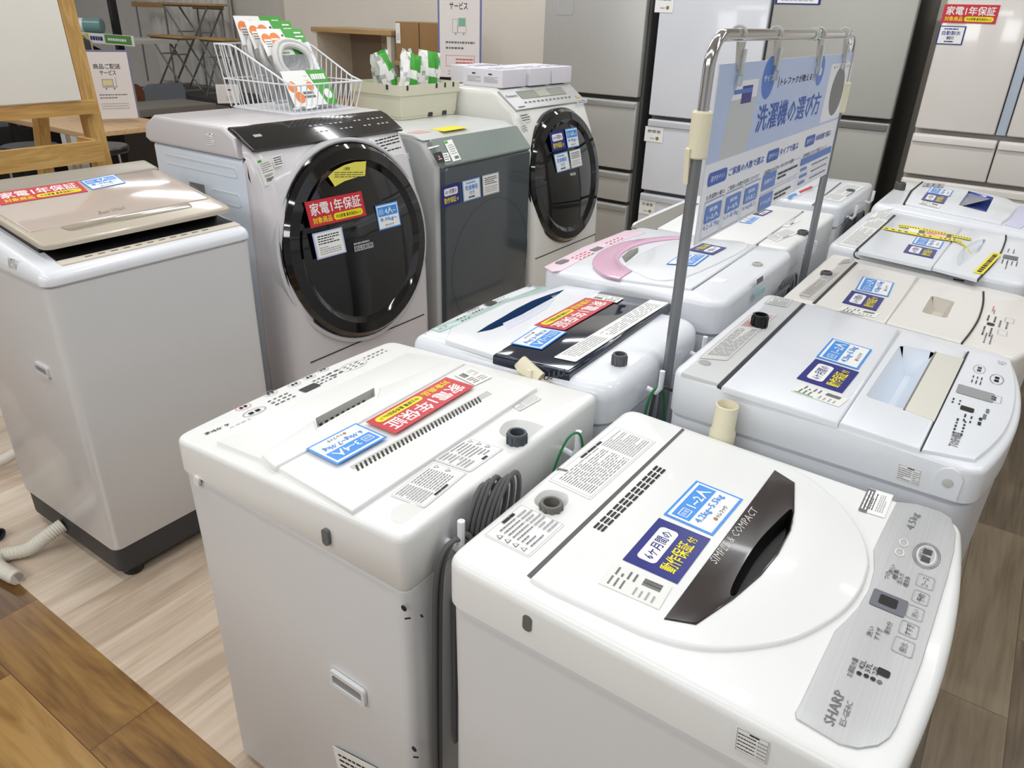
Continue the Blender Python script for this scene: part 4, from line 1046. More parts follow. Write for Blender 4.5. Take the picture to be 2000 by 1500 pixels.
N.fcard(st_note, (1081, 302), (1108, 295), (1088, 338), .042, dn, border=MATS['blue_border'], head='乾燥機能', sub='付き', ink=BLUE)
N.fcard(st_note, (1111, 295), (1133, 289), (1116, 330), .042, dn, border=INKL, seed=34)
s = Sticker(N.front(1113, 338, .042), N.front(1124, 336, .042), N.front(1114, 344, .042), None, 0).lines(0, 0, 1, 1, 1, INKL, 3, .9, 2); s.build('lettering', dn)
s = Sticker(N.front(1012, 223, -.008), N.front(1032, 219, -.008), N.front(1020, 240, -.008), PAPER).lines(.1, .1, .9, .9, 3, INK, 2); s.build('notice_sticker', N.root)
s = Sticker(N.front(1017, 243, -.006), N.front(1026, 240, -.006), N.front(1027, 268, -.006), TAGW).lines(.1, .1, .9, .9, 5, INKG, 2); s.build('price_tag', N.root)
s = Sticker(N.front(1126, 196, -.01), N.front(1145, 192, -.01), N.front(1128, 204, -.01), PAPER).lines(.1, .1, .9, .9, 2, INK, 2); s.build('notice_sticker', N.root)
# ================================================================ sign stand in the gap between the two rows
PX = -.56; PY0, PY1, PZ = 1.45, 2.58, 1.525
st = thing('sign_stand', 'chrome and grey pole stand carrying the hanging board between the washer rows', 'sign stand', (PX, (PY0 + PY1) / 2, 0))
def rel(p, o): return Vector(p) - Vector(o.location)
for (y, sgn) in ((PY0, 1), (PY1, -1)):
    MB().use(STEEL).tube([rel((PX, y, .04), st), rel((PX, y, 1.32), st)], .0118, 16).build('lower_pole', st)
    MB().use(CREAM).lathe([(.017, 0), (.02, .003), (.02, .085), (.0175, .088)], rel((PX, y, 1.305), st), 20).build('pole_joint', st)
    mb = MB().use(CREAM); c = rel((PX, y, 1.29), st); mb.box(c + Vector((-.012, -.012 * sgn, .0)), (.01, .012, .07), R=Matrix.Rotation(.18, 3, 'X')); mb.build('clamp_lever', st)
    pts = [(PX, y, 1.38), (PX, y, PZ - .06)] + [(PX, y + sgn * .055 * (1 - math.cos(a)), PZ - .06 + .06 * math.sin(a)) for a in [PI / 2 * k / 8 for k in range(1, 9)]]
    mid = PY0 + .68
    pts += [(PX, mid - .012 if sgn > 0 else mid + .03, PZ)]
    MB().use(CHROME).tube([rel(p, st) for p in pts], .0115 if sgn > 0 else .0105, 16).build('upper_tube', st)
    MB().use(mat('base_plate_grey', '77787a', .5)).box(rel((PX, y, .02), st), (.026, .3, .04), b=.004).build('base_plate', st)
MB().use(mat('clear_collar', 'dfe8e2', .1, trans=.6)).lathe([(.014, -.02), (.016, -.015), (.0155, .01), (.013, .02)], rel((PX, mid + .0, PZ), st), 16, Matrix.Rotation(PI / 2, 3, 'X')).build('collar', st)
MB().use(CHROME).lathe([(.0125, -.015), (.0155, -.008), (.0155, .008), (.0125, .015)], rel((PX, mid + .04, PZ), st), 16, Matrix.Rotation(PI / 2, 3, 'X')).build('collar', st)

# hanging board
BX = PX + .004
bTL, bTR, bBL = P(1404, 127, X=BX), P(1663, 102, X=BX), P(1363, 475, X=BX)
bTR = Vector((BX, bTR.y, (bTL.z + bTR.z) / 2)); bTL = Vector((BX, bTL.y, bTR.z)); bBL = Vector((BX, bTL.y, bBL.z))
brd = thing('hanging_board', 'pale blue printed board on how to choose a washing machine', 'sign board', (BX, (bTL.y + bTR.y) / 2, bBL.z))
PALEB = mat('board_pale_blue', 'b7c8ea', .3, var=.01); DBLUE = mat('board_blue', '1f56b0', .35, var=.01); MBLUE = mat('board_mid_blue', '4a78c8', .35)
BWHITE = mat('board_white', 'e9ebf2', .3, var=.01); WGREY = mat('board_washer_grey', 'c3c8c9', .35)
s = Sticker(rel(bTL, brd), rel(bTR, brd), rel(bBL, brd), BWHITE, .003, step=.00003)
def bp(px, py):
    w = P(px, py, X=BX); return ((w.y - bTL.y) / (bTR.y - bTL.y), (w.z - bBL.z) / (bTL.z - bBL.z))
def bbox(a, b): (u0, v0), (u1, v1) = bp(*a), bp(*b); return u0, v1, u1, v0
ysp = (bp(1384, 309)[1] + bp(1640, 238)[1]) / 2
s.rect(0, ysp, 1, 1, PALEB)
# left picture: a top loader
u0, u1 = bp(1415, 240)[0], bp(1466, 240)[0]
s.poly([(u0 - .01, ysp), (u1 - .01, ysp), (u1, ysp + .33), (u0 + .01, ysp + .33)], WGREY)
s.poly([(u0 + .01, ysp + .33), (u1, ysp + .33), (u1, .9), (u0 + .045, .9), (u0 + .02, .84)], BWHITE)
s.rect(u0 + .065, .77, u1 - .03, .87, NAVY); s.rect(u0 + .02, ysp + .36, u1 - .03, ysp + .385, MBLUE)
# right picture: a drum machine
u2, u3 = bp(1620, 150)[0], bp(1655, 150)[0]
s.poly([(u2 - .02, ysp + .02), (u3 + .02, ysp + .02), (u3 + .02, .93), (u2 - .01, .93)], BWHITE)
s.disc((u2 + u3) / 2, ysp + .24, .07, mat('board_door_grey', '63676b', .3), .19)
s.text(u2 + .02, .89, u3 + .005, .91, 'ドラム', INKG)
for (cx, cy, r) in ((1499, 152, .042), (1600, 138, .035)):
    u, v = bp(cx, cy); s.disc(u, v, r, MBLUE)
    if r > .04: s.text(u - .03, v - .02, u + .03, v + .02, 'サイズ', BWHITE, True)
    else: s.rect(u - .012, v - .03, u + .012, v + .02, BWHITE, .2)
a = bp(1524, 152)[0]; b = bp(1588, 140)[0]
s.text(a, .835, b, .885, 'トレファクが教える!', INK, True)
s.rect(a - .018, .825, a - .014, .895, INKG); s.rect(b + .012, .825, b + .016, .895, INKG)
s.text(bp(1476, 230)[0], ysp + .1, bp(1600, 200)[0], ysp + .27, '洗濯機の選び方', DBLUE, True)
cols = [(.015, .36), (.37, .665), (.68, .985)]
titles = ['ご家族の人数で選ぶ', 'タイプで選ぶ', '本体価格で選ぶ']
for (x0, x1), t, i in zip(cols, titles, (1, 2, 3)):
    y = ysp - .1; w = x1 - x0
    s.rect(x0 + .005, y - .035, x0 + w * .31, y + .045, DBLUE, .35).text(x0 + w * .06, y - .012, x0 + w * .27, y + .022, '選び方その%d' % i, BWHITE)
    s.text(x0 + w * .34, y - .02, x0 + w * (.98 if i == 1 else .85), y + .03, t, DBLUE, True)
    s.text(x0 + .01, y - .115, x1 - (.02 if i == 1 else .06), y - .085, ['お洗濯物の量は、ご家族の人数が目安になります', '洗濯機のタイプは、大きく分けて2種類', '本体価格とあわせて確認しましょう'][i - 1], INK)
x0, x1 = cols[0]; y1 = ysp - .24
for i, (n, kg) in enumerate((('1~2人', '4.2~5.9kg'), ('3~4人', '6.0~8.0kg'), ('5人以上', '8.0kg以上'))):
    a = x0 + (x1 - x0) * (.02 + i * .33); b = a + (x1 - x0) * .3
    s.frame(a, .015, b, y1 + .015, .0014, INKL)
    s.rect(a, y1 + .013, b, y1 + .017, MBLUE)
    s.rect(a + .008, y1 - .12, b - .008, y1 - .012, MBLUE, .15).text(a + .03, y1 - .055, b - .03, y1 - .03, '家族', BWHITE, True)
    s.text(a + .02, y1 - .105, b - .02, y1 - .07, n, BWHITE, True); s.text(a + .008, .06, b - .008, .1, kg, MBLUE)
x0, x1 = cols[1]
for i, n in enumerate(('全自動タイプ', 'ドラム式')):
    y = ysp - .21 - i * .15; w = x1 - x0
    s.rect(x0, y + .01, x1, y + .012, MBLUE); s.frame(x0, y - .12, x1, y + .012, .0012, INKL)
    s.rect(x0 + .003, y - .115, x0 + w * .34, y - .004, MBLUE, .1).text(x0 + w * .05, y - .075, x0 + w * .3, y - .045, n, BWHITE, True)
    s.lines(x0 + w * .4, y - .09, x0 + w * .95, y - .03, 2, INK, 5 + i, .5, 5)
x0, x1 = cols[2]
s.rect(x0, ysp - .275, x1, ysp - .22, MBLUE)
for i in range(3):
    y = ysp - .31 - i * .055; s.rect(x0, y - .028, x1, y - .0265, INKL); s.lines(x0 + .01, y - .014, x0 + .08, y + .014, 1, MBLUE, i, .8, 2); s.lines(x0 + .12, y - .01, x1 - .02, y + .01, 1, INKG, 7 + i, .5, 6)
s.build('printed_panel', brd)
CLIPG = mat('clip_grey', 'b5b3ad', .35); CLEAR = mat('clear_plastic', 'e9eeee', .08, trans=.75)
for i, (px, where) in enumerate(((1443, 'nearest on the bar'), (1515, 'second along the bar, left of the collar'), (1600, 'third along the bar, past the collar'), (1650, 'farthest along the bar'))):
    y = P(px, 66, X=PX).y
    c = thing('hanging_clip', 'grey and clear board clip, ' + where, 'clip', (PX, y, PZ), 0, 'clips holding the hanging board')
    mb = MB().use(CLIPG); mb.tube([(.016 * math.cos(a), 0, .016 * math.sin(a)) for a in [PI * k / 8 - .3 for k in range(11)]], .003, 6); mb.build('hook', c)
    mb = MB().use(CLIPG); q = [(-.02, -.012), (.02, -.012), (.006, -.062), (-.006, -.062)]
    mb.loft([[(.005, a, b) for a, b in q], [(.011, a, b) for a, b in q]]); mb.build('clip_plate', c)
    mb = MB().use(CLEAR); mb.box((.014, .012, -.05), (.005, .016, .05), b=.002); mb.box((.015, .004, -.082), (.009, .014, .022), b=.002); mb.build('clip_jaw', c)

# ================================================================ refrigerators along the back
FY = 4.4
INOX = brushed('fridge_silver', 'bab9b5', .36, .35, (160, 2, 2)); INOX2 = brushed('fridge_grey', 'a9a8a1', .42, .3, (120, 2, 2))
FWH = mat('fridge_cool_white', 'd7d9df', .25, coat=.3); FWW = mat('fridge_warm_white', 'dcd6cf', .2, coat=.5)
def fridge(label, x0, x1, rows, dm, sm, hm, h=1.82, dep=.62, trim=.0):
    """rows: list of (z0, z1, columns) from the top; grip recess along each top edge"""
    w = x1 - x0
    R = thing('refrigerator', label, 'refrigerator', ((x0 + x1) / 2, FY, 0), 0)
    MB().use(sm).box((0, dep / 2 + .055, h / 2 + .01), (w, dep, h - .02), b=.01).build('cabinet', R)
    for (z0, z1, cs) in rows:
        for (a, b, kind) in cs:
            cx = -w / 2 + (a + b) / 2 * w; ww = (b - a) * w - .006
            d = MB().use(dm).box((cx, .025, (z0 + z1) / 2), (ww, .05, z1 - z0 - .014), b=.008).build('door' if kind == 'door' else 'drawer', R)
            if kind != 'door':
                MB().use(hm).box((cx, -.004, z1 - .03), (ww * .98, .012, .032), b=.004).build('handle', d)
    MB().use(DARK).box((0, .1, .025), (w * .96, .2, .05)).build('kickplate', R)
    return R
xs = lambda px, py: P(px, py, Y=FY).x
zs = lambda px, py: P(px, py, Y=FY).z
s1 = fridge('silver steel refrigerator behind the oval-doored front loader', xs(1052, 100) - .0, xs(1262, 60), [(zs(1250, 194), 1.8, [(.04, .985, 'door')]), (zs(1230, 335), zs(1250, 198), [(.04, .985, 'drawer')]), (zs(1218, 397), zs(1230, 338), [(.04, .985, 'drawer')]), (.06, zs(1218, 400), [(.04, .985, 'drawer')])], INOX, mat('fridge_side_and_gap_dark', '4b4b49', .45), mat('fridge_handle_silver', 'b4b4b1', .3, metal=.7))  # dark cabinet widened at the left, standing for the shaded gap there
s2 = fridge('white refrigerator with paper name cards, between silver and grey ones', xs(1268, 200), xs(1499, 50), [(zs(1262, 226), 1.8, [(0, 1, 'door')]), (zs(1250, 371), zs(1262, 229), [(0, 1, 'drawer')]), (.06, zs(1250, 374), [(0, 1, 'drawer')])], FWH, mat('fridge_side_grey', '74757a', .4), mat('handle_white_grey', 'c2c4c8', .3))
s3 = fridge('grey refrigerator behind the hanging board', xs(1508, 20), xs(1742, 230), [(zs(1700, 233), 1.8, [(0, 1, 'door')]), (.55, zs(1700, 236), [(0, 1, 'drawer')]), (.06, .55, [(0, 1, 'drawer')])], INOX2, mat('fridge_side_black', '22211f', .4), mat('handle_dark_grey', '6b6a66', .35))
wx0 = xs(1784, 252)
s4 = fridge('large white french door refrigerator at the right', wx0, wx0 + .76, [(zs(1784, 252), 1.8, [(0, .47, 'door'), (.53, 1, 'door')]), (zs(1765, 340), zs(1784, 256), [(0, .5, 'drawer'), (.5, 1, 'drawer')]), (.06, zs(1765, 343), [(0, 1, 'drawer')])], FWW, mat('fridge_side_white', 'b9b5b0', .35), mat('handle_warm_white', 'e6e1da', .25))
MB().use(mat('blue_grey_glass', 'b3bdcb', .15, coat=.4)).box((.0, .03, (1.8 + zs(1784, 252)) / 2), (.04, .04, 1.8 - zs(1784, 252) - .014), b=.003).build('centre_strip', s4)
for i in range(3): MB().use(PAPER).box((.0, .0085, zs(1975, 40 + i * 13)), (.018, .003, .018)).build('button', s4)
def fsticker(R, tl, tr, bl, fn=None, **k):
    o = Vector(R.location); q = [P(*p, Y=FY - .002) - o for p in (tl, tr, bl)]
    q[1].z = q[0].z; q[2].x = q[0].x
    return fn(q[0], q[1], q[2], R, **k) if fn else Sticker(*q)
fsticker(s4, (1846, 8), (1955, 9), (1842, 44), st_red)
fsticker(s4, (1836, 50), (1888, 52), (1830, 86), st_note, border=NAVY, head='自動製氷', sub='機能付', ink=NAVY)
fsticker(s3, (1521, -40), (1611, -40), (1521, 8), st_note, border=NAVY, seed=44)
for tl, tr, bl, t in (((1282, -14), (1318, -12), (1280, 24), '冷蔵室'), ((1261, 246), (1297, 247), (1259, 275), '野菜室'), ((1250, 388), (1281, 391), (1248, 416), '冷凍室')):
    s = fsticker(s2, tl, tr, bl); s.text(.14, .6, .86, .8, t, INK, True).disc(.7, .25, .09, mat('card_olive', '8d7f3c', .5)).rect(.3, .2, .55, .26, INKL); s.build('name_card', s2)
s = fsticker(s1, (1078, 140), (1098, 140), (1078, 156)); s.text(.3, .2, .9, .6, '野菜', INK, True); s.build('name_card', s1)
o_ = Vector(s1.location); q = [P(*p, Y=FY - .002) - o_ for p in ((1091, -10), (1120, -10), (1091, 28))]; q[1].z = q[0].z; q[2].x = q[0].x
s = Sticker(*q, base=mat('clear_sleeve', 'd8d8d6', .15, alpha=.25)); s.frame(.0, .0, 1, 1, .003, mat('sleeve_edge', 'c9c9c7', .3)); s.build('clear_sleeve', s1)

# ================================================================ things standing on the front loaders
WIRE = mat('white_coated_wire', 'eceef2', .35)
ang = math.radians(3)
bk = thing('wire_basket', 'white sloping wire basket holding packaged hoses', 'basket', (-2.36, 1.965, 1.2075), -PI / 2 + PI + math.radians(2))
# basket axes: local x runs along the front, local -y points to the front
bw, bd = .30, .34
def ry(y): return y
ftop, btop, knee = .10, .215, .03
def brim(u):   # height of the rim along the side, u from the front 0 to the back 1
    return ftop if u <= 0 else min(btop, ftop + (btop - ftop) * u / .72)
mb = MB().use(WIRE); R_ = .0022
flare = .035
bot = rrect(bw, bd, .02, n=3)
mb.tube([(x, y, .003) for x, y in bot], R_, 6, True)
n_side, n_front = 14, 12
def side_pt(sx, u, h): # u: front(0) -> back(1)
    f = 1 + h / .2 * .16
    return (sx * (bw / 2 + h * .14), (-bd / 2 + u * bd) - (h * .25 if u < .02 else 0) * (1 - u) + h * .06 * u, h)
rimL = [side_pt(-1, u, brim(u)) for u in [k / 12 for k in range(13)]]; rimR = [side_pt(1, u, brim(u)) for u in [k / 12 for k in range(13)]]
rim = rimL[::-1] + rimR
mb.tube(rim, .0032, 6, True)
mb.tube([side_pt(-1, u, ftop) for u in (0, .5, 1)] + [side_pt(1, u, ftop) for u in (1, .5, 0)], .0026, 6)
mb.build('rim', bk)
mb = MB().use(WIRE)
for sx in (-1, 1):
    for k in range(n_side):
        u = k / (n_side - 1); mb.tube([(sx * bw / 2, -bd / 2 + u * bd, .003), side_pt(sx, u, brim(u))], R_, 5)
for k in range(1, n_front):
    t = k / n_front * 2 - 1
    a, b = side_pt(-1, 0, ftop), side_pt(1, 0, ftop); mb.tube([(t * bw / 2, bd / 2, .003), (t * bw / 2, -bd / 2, .003), (a[0] + (b[0] - a[0]) * (t + 1) / 2, a[1], ftop)], R_, 5)
    a, b = side_pt(-1, 1, btop), side_pt(1, 1, btop); mb.tube([(t * bw / 2, bd / 2, .003), (a[0] + (b[0] - a[0]) * (t + 1) / 2, a[1], btop)], R_, 5)
mb.build('wires', bk)
FILM = mat('clear_film', 'f2f4f5', .12, trans=.85, ior=1.1)
def hose_pack(label, y0, lean, dz, dx=0, full=False):
    """packaged hose leaning back in the basket; local frame as the basket"""
    g = thing('hose_package', label, 'hose package', (-2.36, 1.965, 1.2075), -PI / 2 + PI + math.radians(2), 'packaged hoses in the wire basket')
    o = Vector((dx, y0, .008 + dz)); v = Vector((0, math.sin(lean), math.cos(lean))); u = Vector((1, 0, 0)); n = u.cross(v)
    if n.y > 0: n = -n
    w, h = .21, .295
    pt = lambda a, b, c=0: o + u * a + v * b + n * c
    # header card
    s = Sticker(pt(-w / 2, h), pt(w / 2, h), pt(-w / 2, h - .1), PAPER, .001)
    if s.n.dot(n) < 0: s.n = n
    s.poly([(.62, 0), (1, 0), (1, 1), (.52, 1)], GREEN)
    s.disc(.13, .62, .1, ORANGE); s.disc(.32, .62, .115, ORANGE); s.rect(.07, .3, .22, .62, PAPER); s.lines(.08, .32, .21, .58, 3, INKG, 3, .4, 3); s.lines(.23, .57, .41, .67, 1, PAPER, 4, .7, 3)
    s.rect(.48, .72, .52, .79, INK); s.lines(.78, .5, .97, .92, 3, PAPER, 6, .4, 2); s.lines(.15, .08, .5, .16, 1, GREEN, 7, .7, 6)
    s.build('header_card', g)
    if full:
        s = Sticker(pt(-w / 2, .13, .025), pt(w / 2, .13, .025), pt(-w / 2, .0, .025), PAPER, .001)
        if s.n.dot(n) < 0: s.n = n
        s.poly([(.55, 1), (1, 1), (1, 0), (.75, 0)], GREEN); s.disc(.12, .55, .1, ORANGE); s.disc(.2, .25, .1, ORANGE); s.disc(.52, .55, .08, ORANGE); s.disc(.86, .3, .09, PAPER); s.lines(.3, .2, .55, .42, 2, INKG, 3, .6, 3); s.lines(.62, .7, .95, .9, 1, PAPER, 4, .8, 5)
        s.build('label_card', g)
    mb = MB().use(mat('hose_pale_grey', 'd4d3d0', .4))
    for r in (.062, .078):
        mb.tube([pt(r * math.cos(a) * 1.15, .17 + r * math.sin(a), .012 + .004 * math.sin(3 * a)) for a in [2 * PI * k / 20 for k in range(20)]], .011, 8, True)
    mb.use(WHITE2).tube([pt(.085, .12, .012), pt(.085, .235, .012)], .013, 10)
    mb.build('hose', g)
    mb = MB().use(FILM); mb.loft([[pt(-w / 2, 0, .0), pt(w / 2, 0, .0), pt(w / 2, h - .1, .001), pt(-w / 2, h - .1, .001)], [pt(-w / 2, 0, .026), pt(w / 2, 0, .026), pt(w / 2, h - .1, .012), pt(-w / 2, h - .1, .012)]]); mb.build('clear_bag', g)
    return g
hose_pack('hose package in front in the wire basket, its green label visible', -.10, .5, 0, .0, True)
hose_pack('hose package in the middle of the wire basket', -.035, .42, .015, -.012)
hose_pack('hose package at the back of the wire basket', .02, .34, .02, -.03)

# cream plastic bin with packets, on the slate machine
BINM = mat('cream_bin_plastic', 'd9d6c0', .45, var=.03)
bn = thing('storage_bin', 'cream plastic open bin full of small packets, on the slate front loader', 'bin', (-2.50, 2.735, 1.1145), PI / 2)
def ringz(w, d, z, r=.012): return [(x, y, z) for x, y in rrect(w, d, r, n=3)]
mb = MB().use(BINM)
mb.loft([ringz(.375, .29, 0), ringz(.39, .305, .1), ringz(.405, .32, .1), ringz(.41, .325, .143), ringz(.402, .317, .143), ringz(.38, .295, .012)], True, True); mb.build('tub', bn)
mb = MB().use(GAP)
for x in (-.165, .03, .09, .15): mb.box((x, -.161, .133), (.012, .004, .02))
for x in (-.1, .0): mb.box((x + .1, -.147, .012), (.03, .004, .018))
for y in (-.08,): mb.box((-.2045, y, .133), (.004, .012, .02))
mb.build('notches', bn)
rn = random.Random(11)
def packet(label, x, y, rz, tilt, roll=0, col=GREEN):
    g = thing('packet', label, 'packet', (bn.location.x - y, bn.location.y + x, bn.location.z + .105), PI / 2 + rz, 'green and white packets in the cream bin')
    R = Matrix.Rotation(roll, 3, 'Y') @ Matrix.Rotation(tilt, 3, 'X')
    mb = MB().use(PAPER); nx, nz = 8, 10; w, h = .12, .185; V = {}
    for sgn in (-1, 1):
        for i in range(nx + 1):
            for j in range(nz + 1):
                a, b = i / nx * 2 - 1, j / nz
                t = .02 * (1 - a * a) * (math.sin(PI * b) ** .6) * sgn + .006 * math.sin(9 * a + 7 * b + x * 40) + .004 * math.sin(17 * a * b + x * 60)
                V[sgn, i, j] = mb.v(R @ Vector((a * w / 2, t, b * h - .02)))
        for i in range(nx):
            for j in range(nz):
                mb.use(col if (3 <= i < 7 and (j >= 6 or 2 <= j < 4)) else PAPER if (i + j) % 5 else mat('foil_silver', 'c5c7c8', .3, metal=.4))
                mb.f([V[sgn, i, j], V[sgn, i + 1, j], V[sgn, i + 1, j + 1], V[sgn, i, j + 1]])
    mb.build('pouch', g)
packet('green and white packet leaning at the left of the cream bin', -.115, -.03, .3, -.2, -.25)
packet('green and white packet at the middle front of the cream bin', -.045, -.06, -.2, -.15, .3)
packet('tallest green and white packet, standing mid bin', .04, .02, .35, .05, -.25)
packet('green and white packet at the right of the cream bin', .125, -.03, -.3, -.12, .15)
packet('green and white packet slumped between two others in the cream bin', .08, .06, .6, -.1, .5)
packet('packet lying behind the others in the cream bin', -.06, .09, .1, .1, -.2)

# small white boxes on the last front loader
for i, (x, y, w, lab) in enumerate(((-2.25, 3.09, .20, 'small white box nearest, its printed side facing the slate machine'), (-2.24, 3.30, .19, 'small white box in the middle of the row of three'), (-2.24, 3.5, .19, 'small white box at the far end of the row of three'), (-2.44, 3.2, .26, 'white box behind the row of three'))):
    g = thing('carton', lab, 'box', (x, y, 1.239), PI / 2, 'small white boxes on the front loader')
    CART = mat('carton_lilac_white', 'dfdbe2', .5)
    MB().use(CART).box((0, 0, .0385), (w - .004, .23 if i < 3 else .13, .077), b=.002).build('carton_body', g)
    sd = -(w / 2 - .001)
    if i == 0:
        s = Sticker((sd, .1, .07), (sd, -.1, .07), (sd, .1, .005), None, .0012); s.lines(.06, .2, .46, .62, 5, INKL, 3, .35, 5); s.lines(.55, .2, .95, .62, 5, INKL, 4, .35, 5); s.rect(.2, .74, .3, .82, INK); s.rect(.68, .74, .78, .82, INK); s.build('print', g)
    s = Sticker((-w * .4, .02, .0772), (w * .4, .02, .0772), (-w * .4, -.1, .0772), None, .0006).lines(0, .1, 1, .9, 2, mat('print_lilac', '6d6aa8', .5), i, .2, 3); s.build('print', g)
# ================================================================ background at the left
OAK = wood('easel_oak', ['a67e42', 'c39a57', 'd3b072'], None, .45, (3, 30, 30), along='Y')
OAKZ = wood('easel_oak_upright', ['a67e42', 'c39a57', 'd3b072'], None, .45, (3, 30, 30), along='Z')
ex = -2.93
e = thing('easel', 'oak easel frame with a tray, carrying a white board', 'easel', (ex, 1.1, 0))
def er(x, y, z): return Vector((x - ex, y - 1.1, z))
for y in (1.5, .62):
    MB().use(OAKZ).bar(er(ex + .05, y, 0), er(ex - .06, y, 1.75), .05, .055).build('leg', e)
    MB().use(OAKZ).bar(er(ex - .5, y - .12 if y > 1 else y + .12, 0), er(ex - .07, y - .08 if y > 1 else y + .08, 1.7), .045, .04).build('rear_leg', e)
MB().use(OAK).bar(er(ex + .02, .6, 1.2), er(ex + .02, 1.5, 1.2), .05, .045).build('cross_rail', e)
MB().use(OAK).bar(er(ex - .06, .6, 1.72), er(ex - .06, 1.5, 1.72), .05, .045).build('cross_rail', e)
mb = MB().use(OAK); mb.bar(er(ex + .17, .5, 1.07), er(ex + .17, 1.415, 1.07), .02, .07); mb.bar(er(ex + .1, .5, 1.045), er(ex + .1, 1.415, 1.045), .15, .018)
mb.bar(er(ex + .17, 1.41, 1.07), er(ex + .04, 1.41, 1.07), .018, .07)
mb.use(mat('tray_orange_felt', 'b5532c', .8)).bar(er(ex + .1, .52, 1.056), er(ex + .1, 1.4, 1.056), .12, .006)
mb.build('tray', e)
wb = thing('white_board', 'blank off white board standing on the oak easel', 'board', (ex + .045, 1.02, 1.226))
mb = MB().use(mat('board_off_white', 'dedad0', .45)); mb.M = Matrix.Rotation(-.063, 4, 'Y'); mb.box((0, 0, .26), (.02, .845, .52), b=.003); mb.build('panel', wb)

TBL = wood('table_ash', ['b58f64', 'c7a67d', 'd2b38c'], None, .4)
t = thing('table', 'wooden table carrying the delivery service poster', 'table', (-5.66, 2.85, 0))
MB().use(TBL).box((0, 0, .765), (1.15, .66, .035), b=.006).build('tabletop', t)
for sx in (-1, 1):
    for sy in (-1, 1): MB().use(DARK).box((sx * .52, sy * .28, .374), (.04, .04, .747)).build('leg', t)
def sheet(name, label, cat, tl, tr, bl, depthpt, n, rim, group=None):
    pl = (Vector(depthpt), Vector(n).normalized()); a, b, c = [P(*q, pl=pl) for q in (tl, tr, bl)]
    a.z = b.z = (a.z + b.z) / 2; c.x, c.y = a.x, a.y
    g = thing(name, label, cat, ((a.x + b.x) / 2, (a.y + b.y) / 2, c.z), 0, group)
    o = Vector(g.location); mb = MB().use(rim); nn = -(pl[1] if pl[1].dot(Vector((0, 0, CAMZ)) - a) < 0 else -pl[1])
    u = (b - a).normalized(); ext = .012
    A, B, C_, D = a - u * ext, b + u * ext, c + u * ((b - a).length + ext), c - u * ext
    A.z += ext; B.z += ext
    mb.loft([[A - o - nn * .016, B - o - nn * .016, C_ - o - nn * .016, D - o - nn * .016], [A - o, B - o, C_ - o, D - o]]); mb.build('frame', g)
    return g, Sticker(a - o, b - o, c - o, mat('poster_paper', 'e6e0de', .4), .001)
g, s = sheet('poster_stand', 'delivery service poster with a trolley drawing, standing on the table', 'poster', (158, 104), (246, 99), (190, 233), (-5.42, 2.9, 1), (.9, -.43, 0), mat('poster_frame_lilac', '7d7a98', .4))
s.text(.2, .75, .8, .83, '商品ご配送', INK, True).text(.32, .66, .68, .735, 'サービス', INK, True)
s.rect(.33, .5, .58, .6, mat('poster_box_yellow', 'dcd2a0', .5)).frame(.33, .5, .58, .6, .003, INKG).rect(.32, .48, .66, .488, INKG).rect(.64, .49, .648, .63, INKG).disc(.4, .46, .02, INKG).disc(.58, .46, .02, INKG)
s.lines(.22, .3, .85, .39, 2, INKG, 3, .35, 12).lines(.22, .14, .85, .25, 3, INKL, 4, .3, 14)
s.build('poster', g)
g, s = sheet('poster_stand', 'truck service poster with a blue edge beside the cardboard box', 'poster', (857, -75), (938, -75), (862, 150), (-3.45, 4.25, 1), (.5, -.85, 0), mat('poster_frame_blue', '6c74a8', .35))
s.text(.25, .6, .7, .665, 'サービス', INK, True)
s.frame(.32, .4, .45, .52, .003, INKL).frame(.45, .4, .67, .46, .003, INKL).rect(.47, .46, .65, .53, mat('poster_green_load', '7fb49a', .5)).disc(.4, .39, .025, INKL).disc(.6, .39, .025, INKL)
s.lines(.15, .24, .88, .34, 2, INKG, 3, .35, 12).frame(.15, .1, .88, .2, .002, INKR).lines(.4, .12, .85, .18, 2, INKR, 5, .4, 7).lines(.2, .02, .8, .07, 2, INKL, 6, .3, 10)
s.build('poster', g)
MB().use(STEEL).tube([Vector((.0, -.02, 0)), Vector((0, -.02, .02 - g.location.z))], .012, 10).build('pole', g)
MB().use(DGREY).box((0, -.02, .012 - g.location.z), (.3, .3, .02), b=.004).build('base_plate', g)

# black cabinet added to fill the dark area under and behind the table
c = thing('dark_filler_cabinet', 'black low cabinet in the shade under the wooden table', 'cabinet', (-7.05, 2.6, 0))
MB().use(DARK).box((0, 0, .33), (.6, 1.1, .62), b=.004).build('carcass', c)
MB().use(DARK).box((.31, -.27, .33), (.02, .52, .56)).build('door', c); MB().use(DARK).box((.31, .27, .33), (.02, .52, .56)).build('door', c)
for i, (px, py, lab) in enumerate(((70, 300, 'leftmost'), (205, 300, 'right'))):
    q = P(px, 330, Z=.62)
    g = thing('stool', 'steel legged dark stool, %s of the two behind the easel' % lab, 'stool', (q.x, q.y, 0), 0, 'dark stools behind the easel')
    MB().use(DARK).lathe([(.15, .0), (.16, .01), (.16, .03), (.15, .04)], (0, 0, .72), 20).build('seat', g)
    for k in range(3):
        a = 2 * PI * k / 3 + .3; MB().use(CHROME).tube([(.13 * math.cos(a), .13 * math.sin(a), .72), (.17 * math.cos(a), .17 * math.sin(a), .0)], .008, 8).build('leg', g)
    g2 = MB().use(mat('grey_tray', 'a8a79c', .6)).box((q.x - .62, q.y - .05, .03), (.3, .26, .06), b=.02).build('tray', None)
    tag(g2, 'pale grey tray on the floor behind the %s stool' % lab, 'tray')

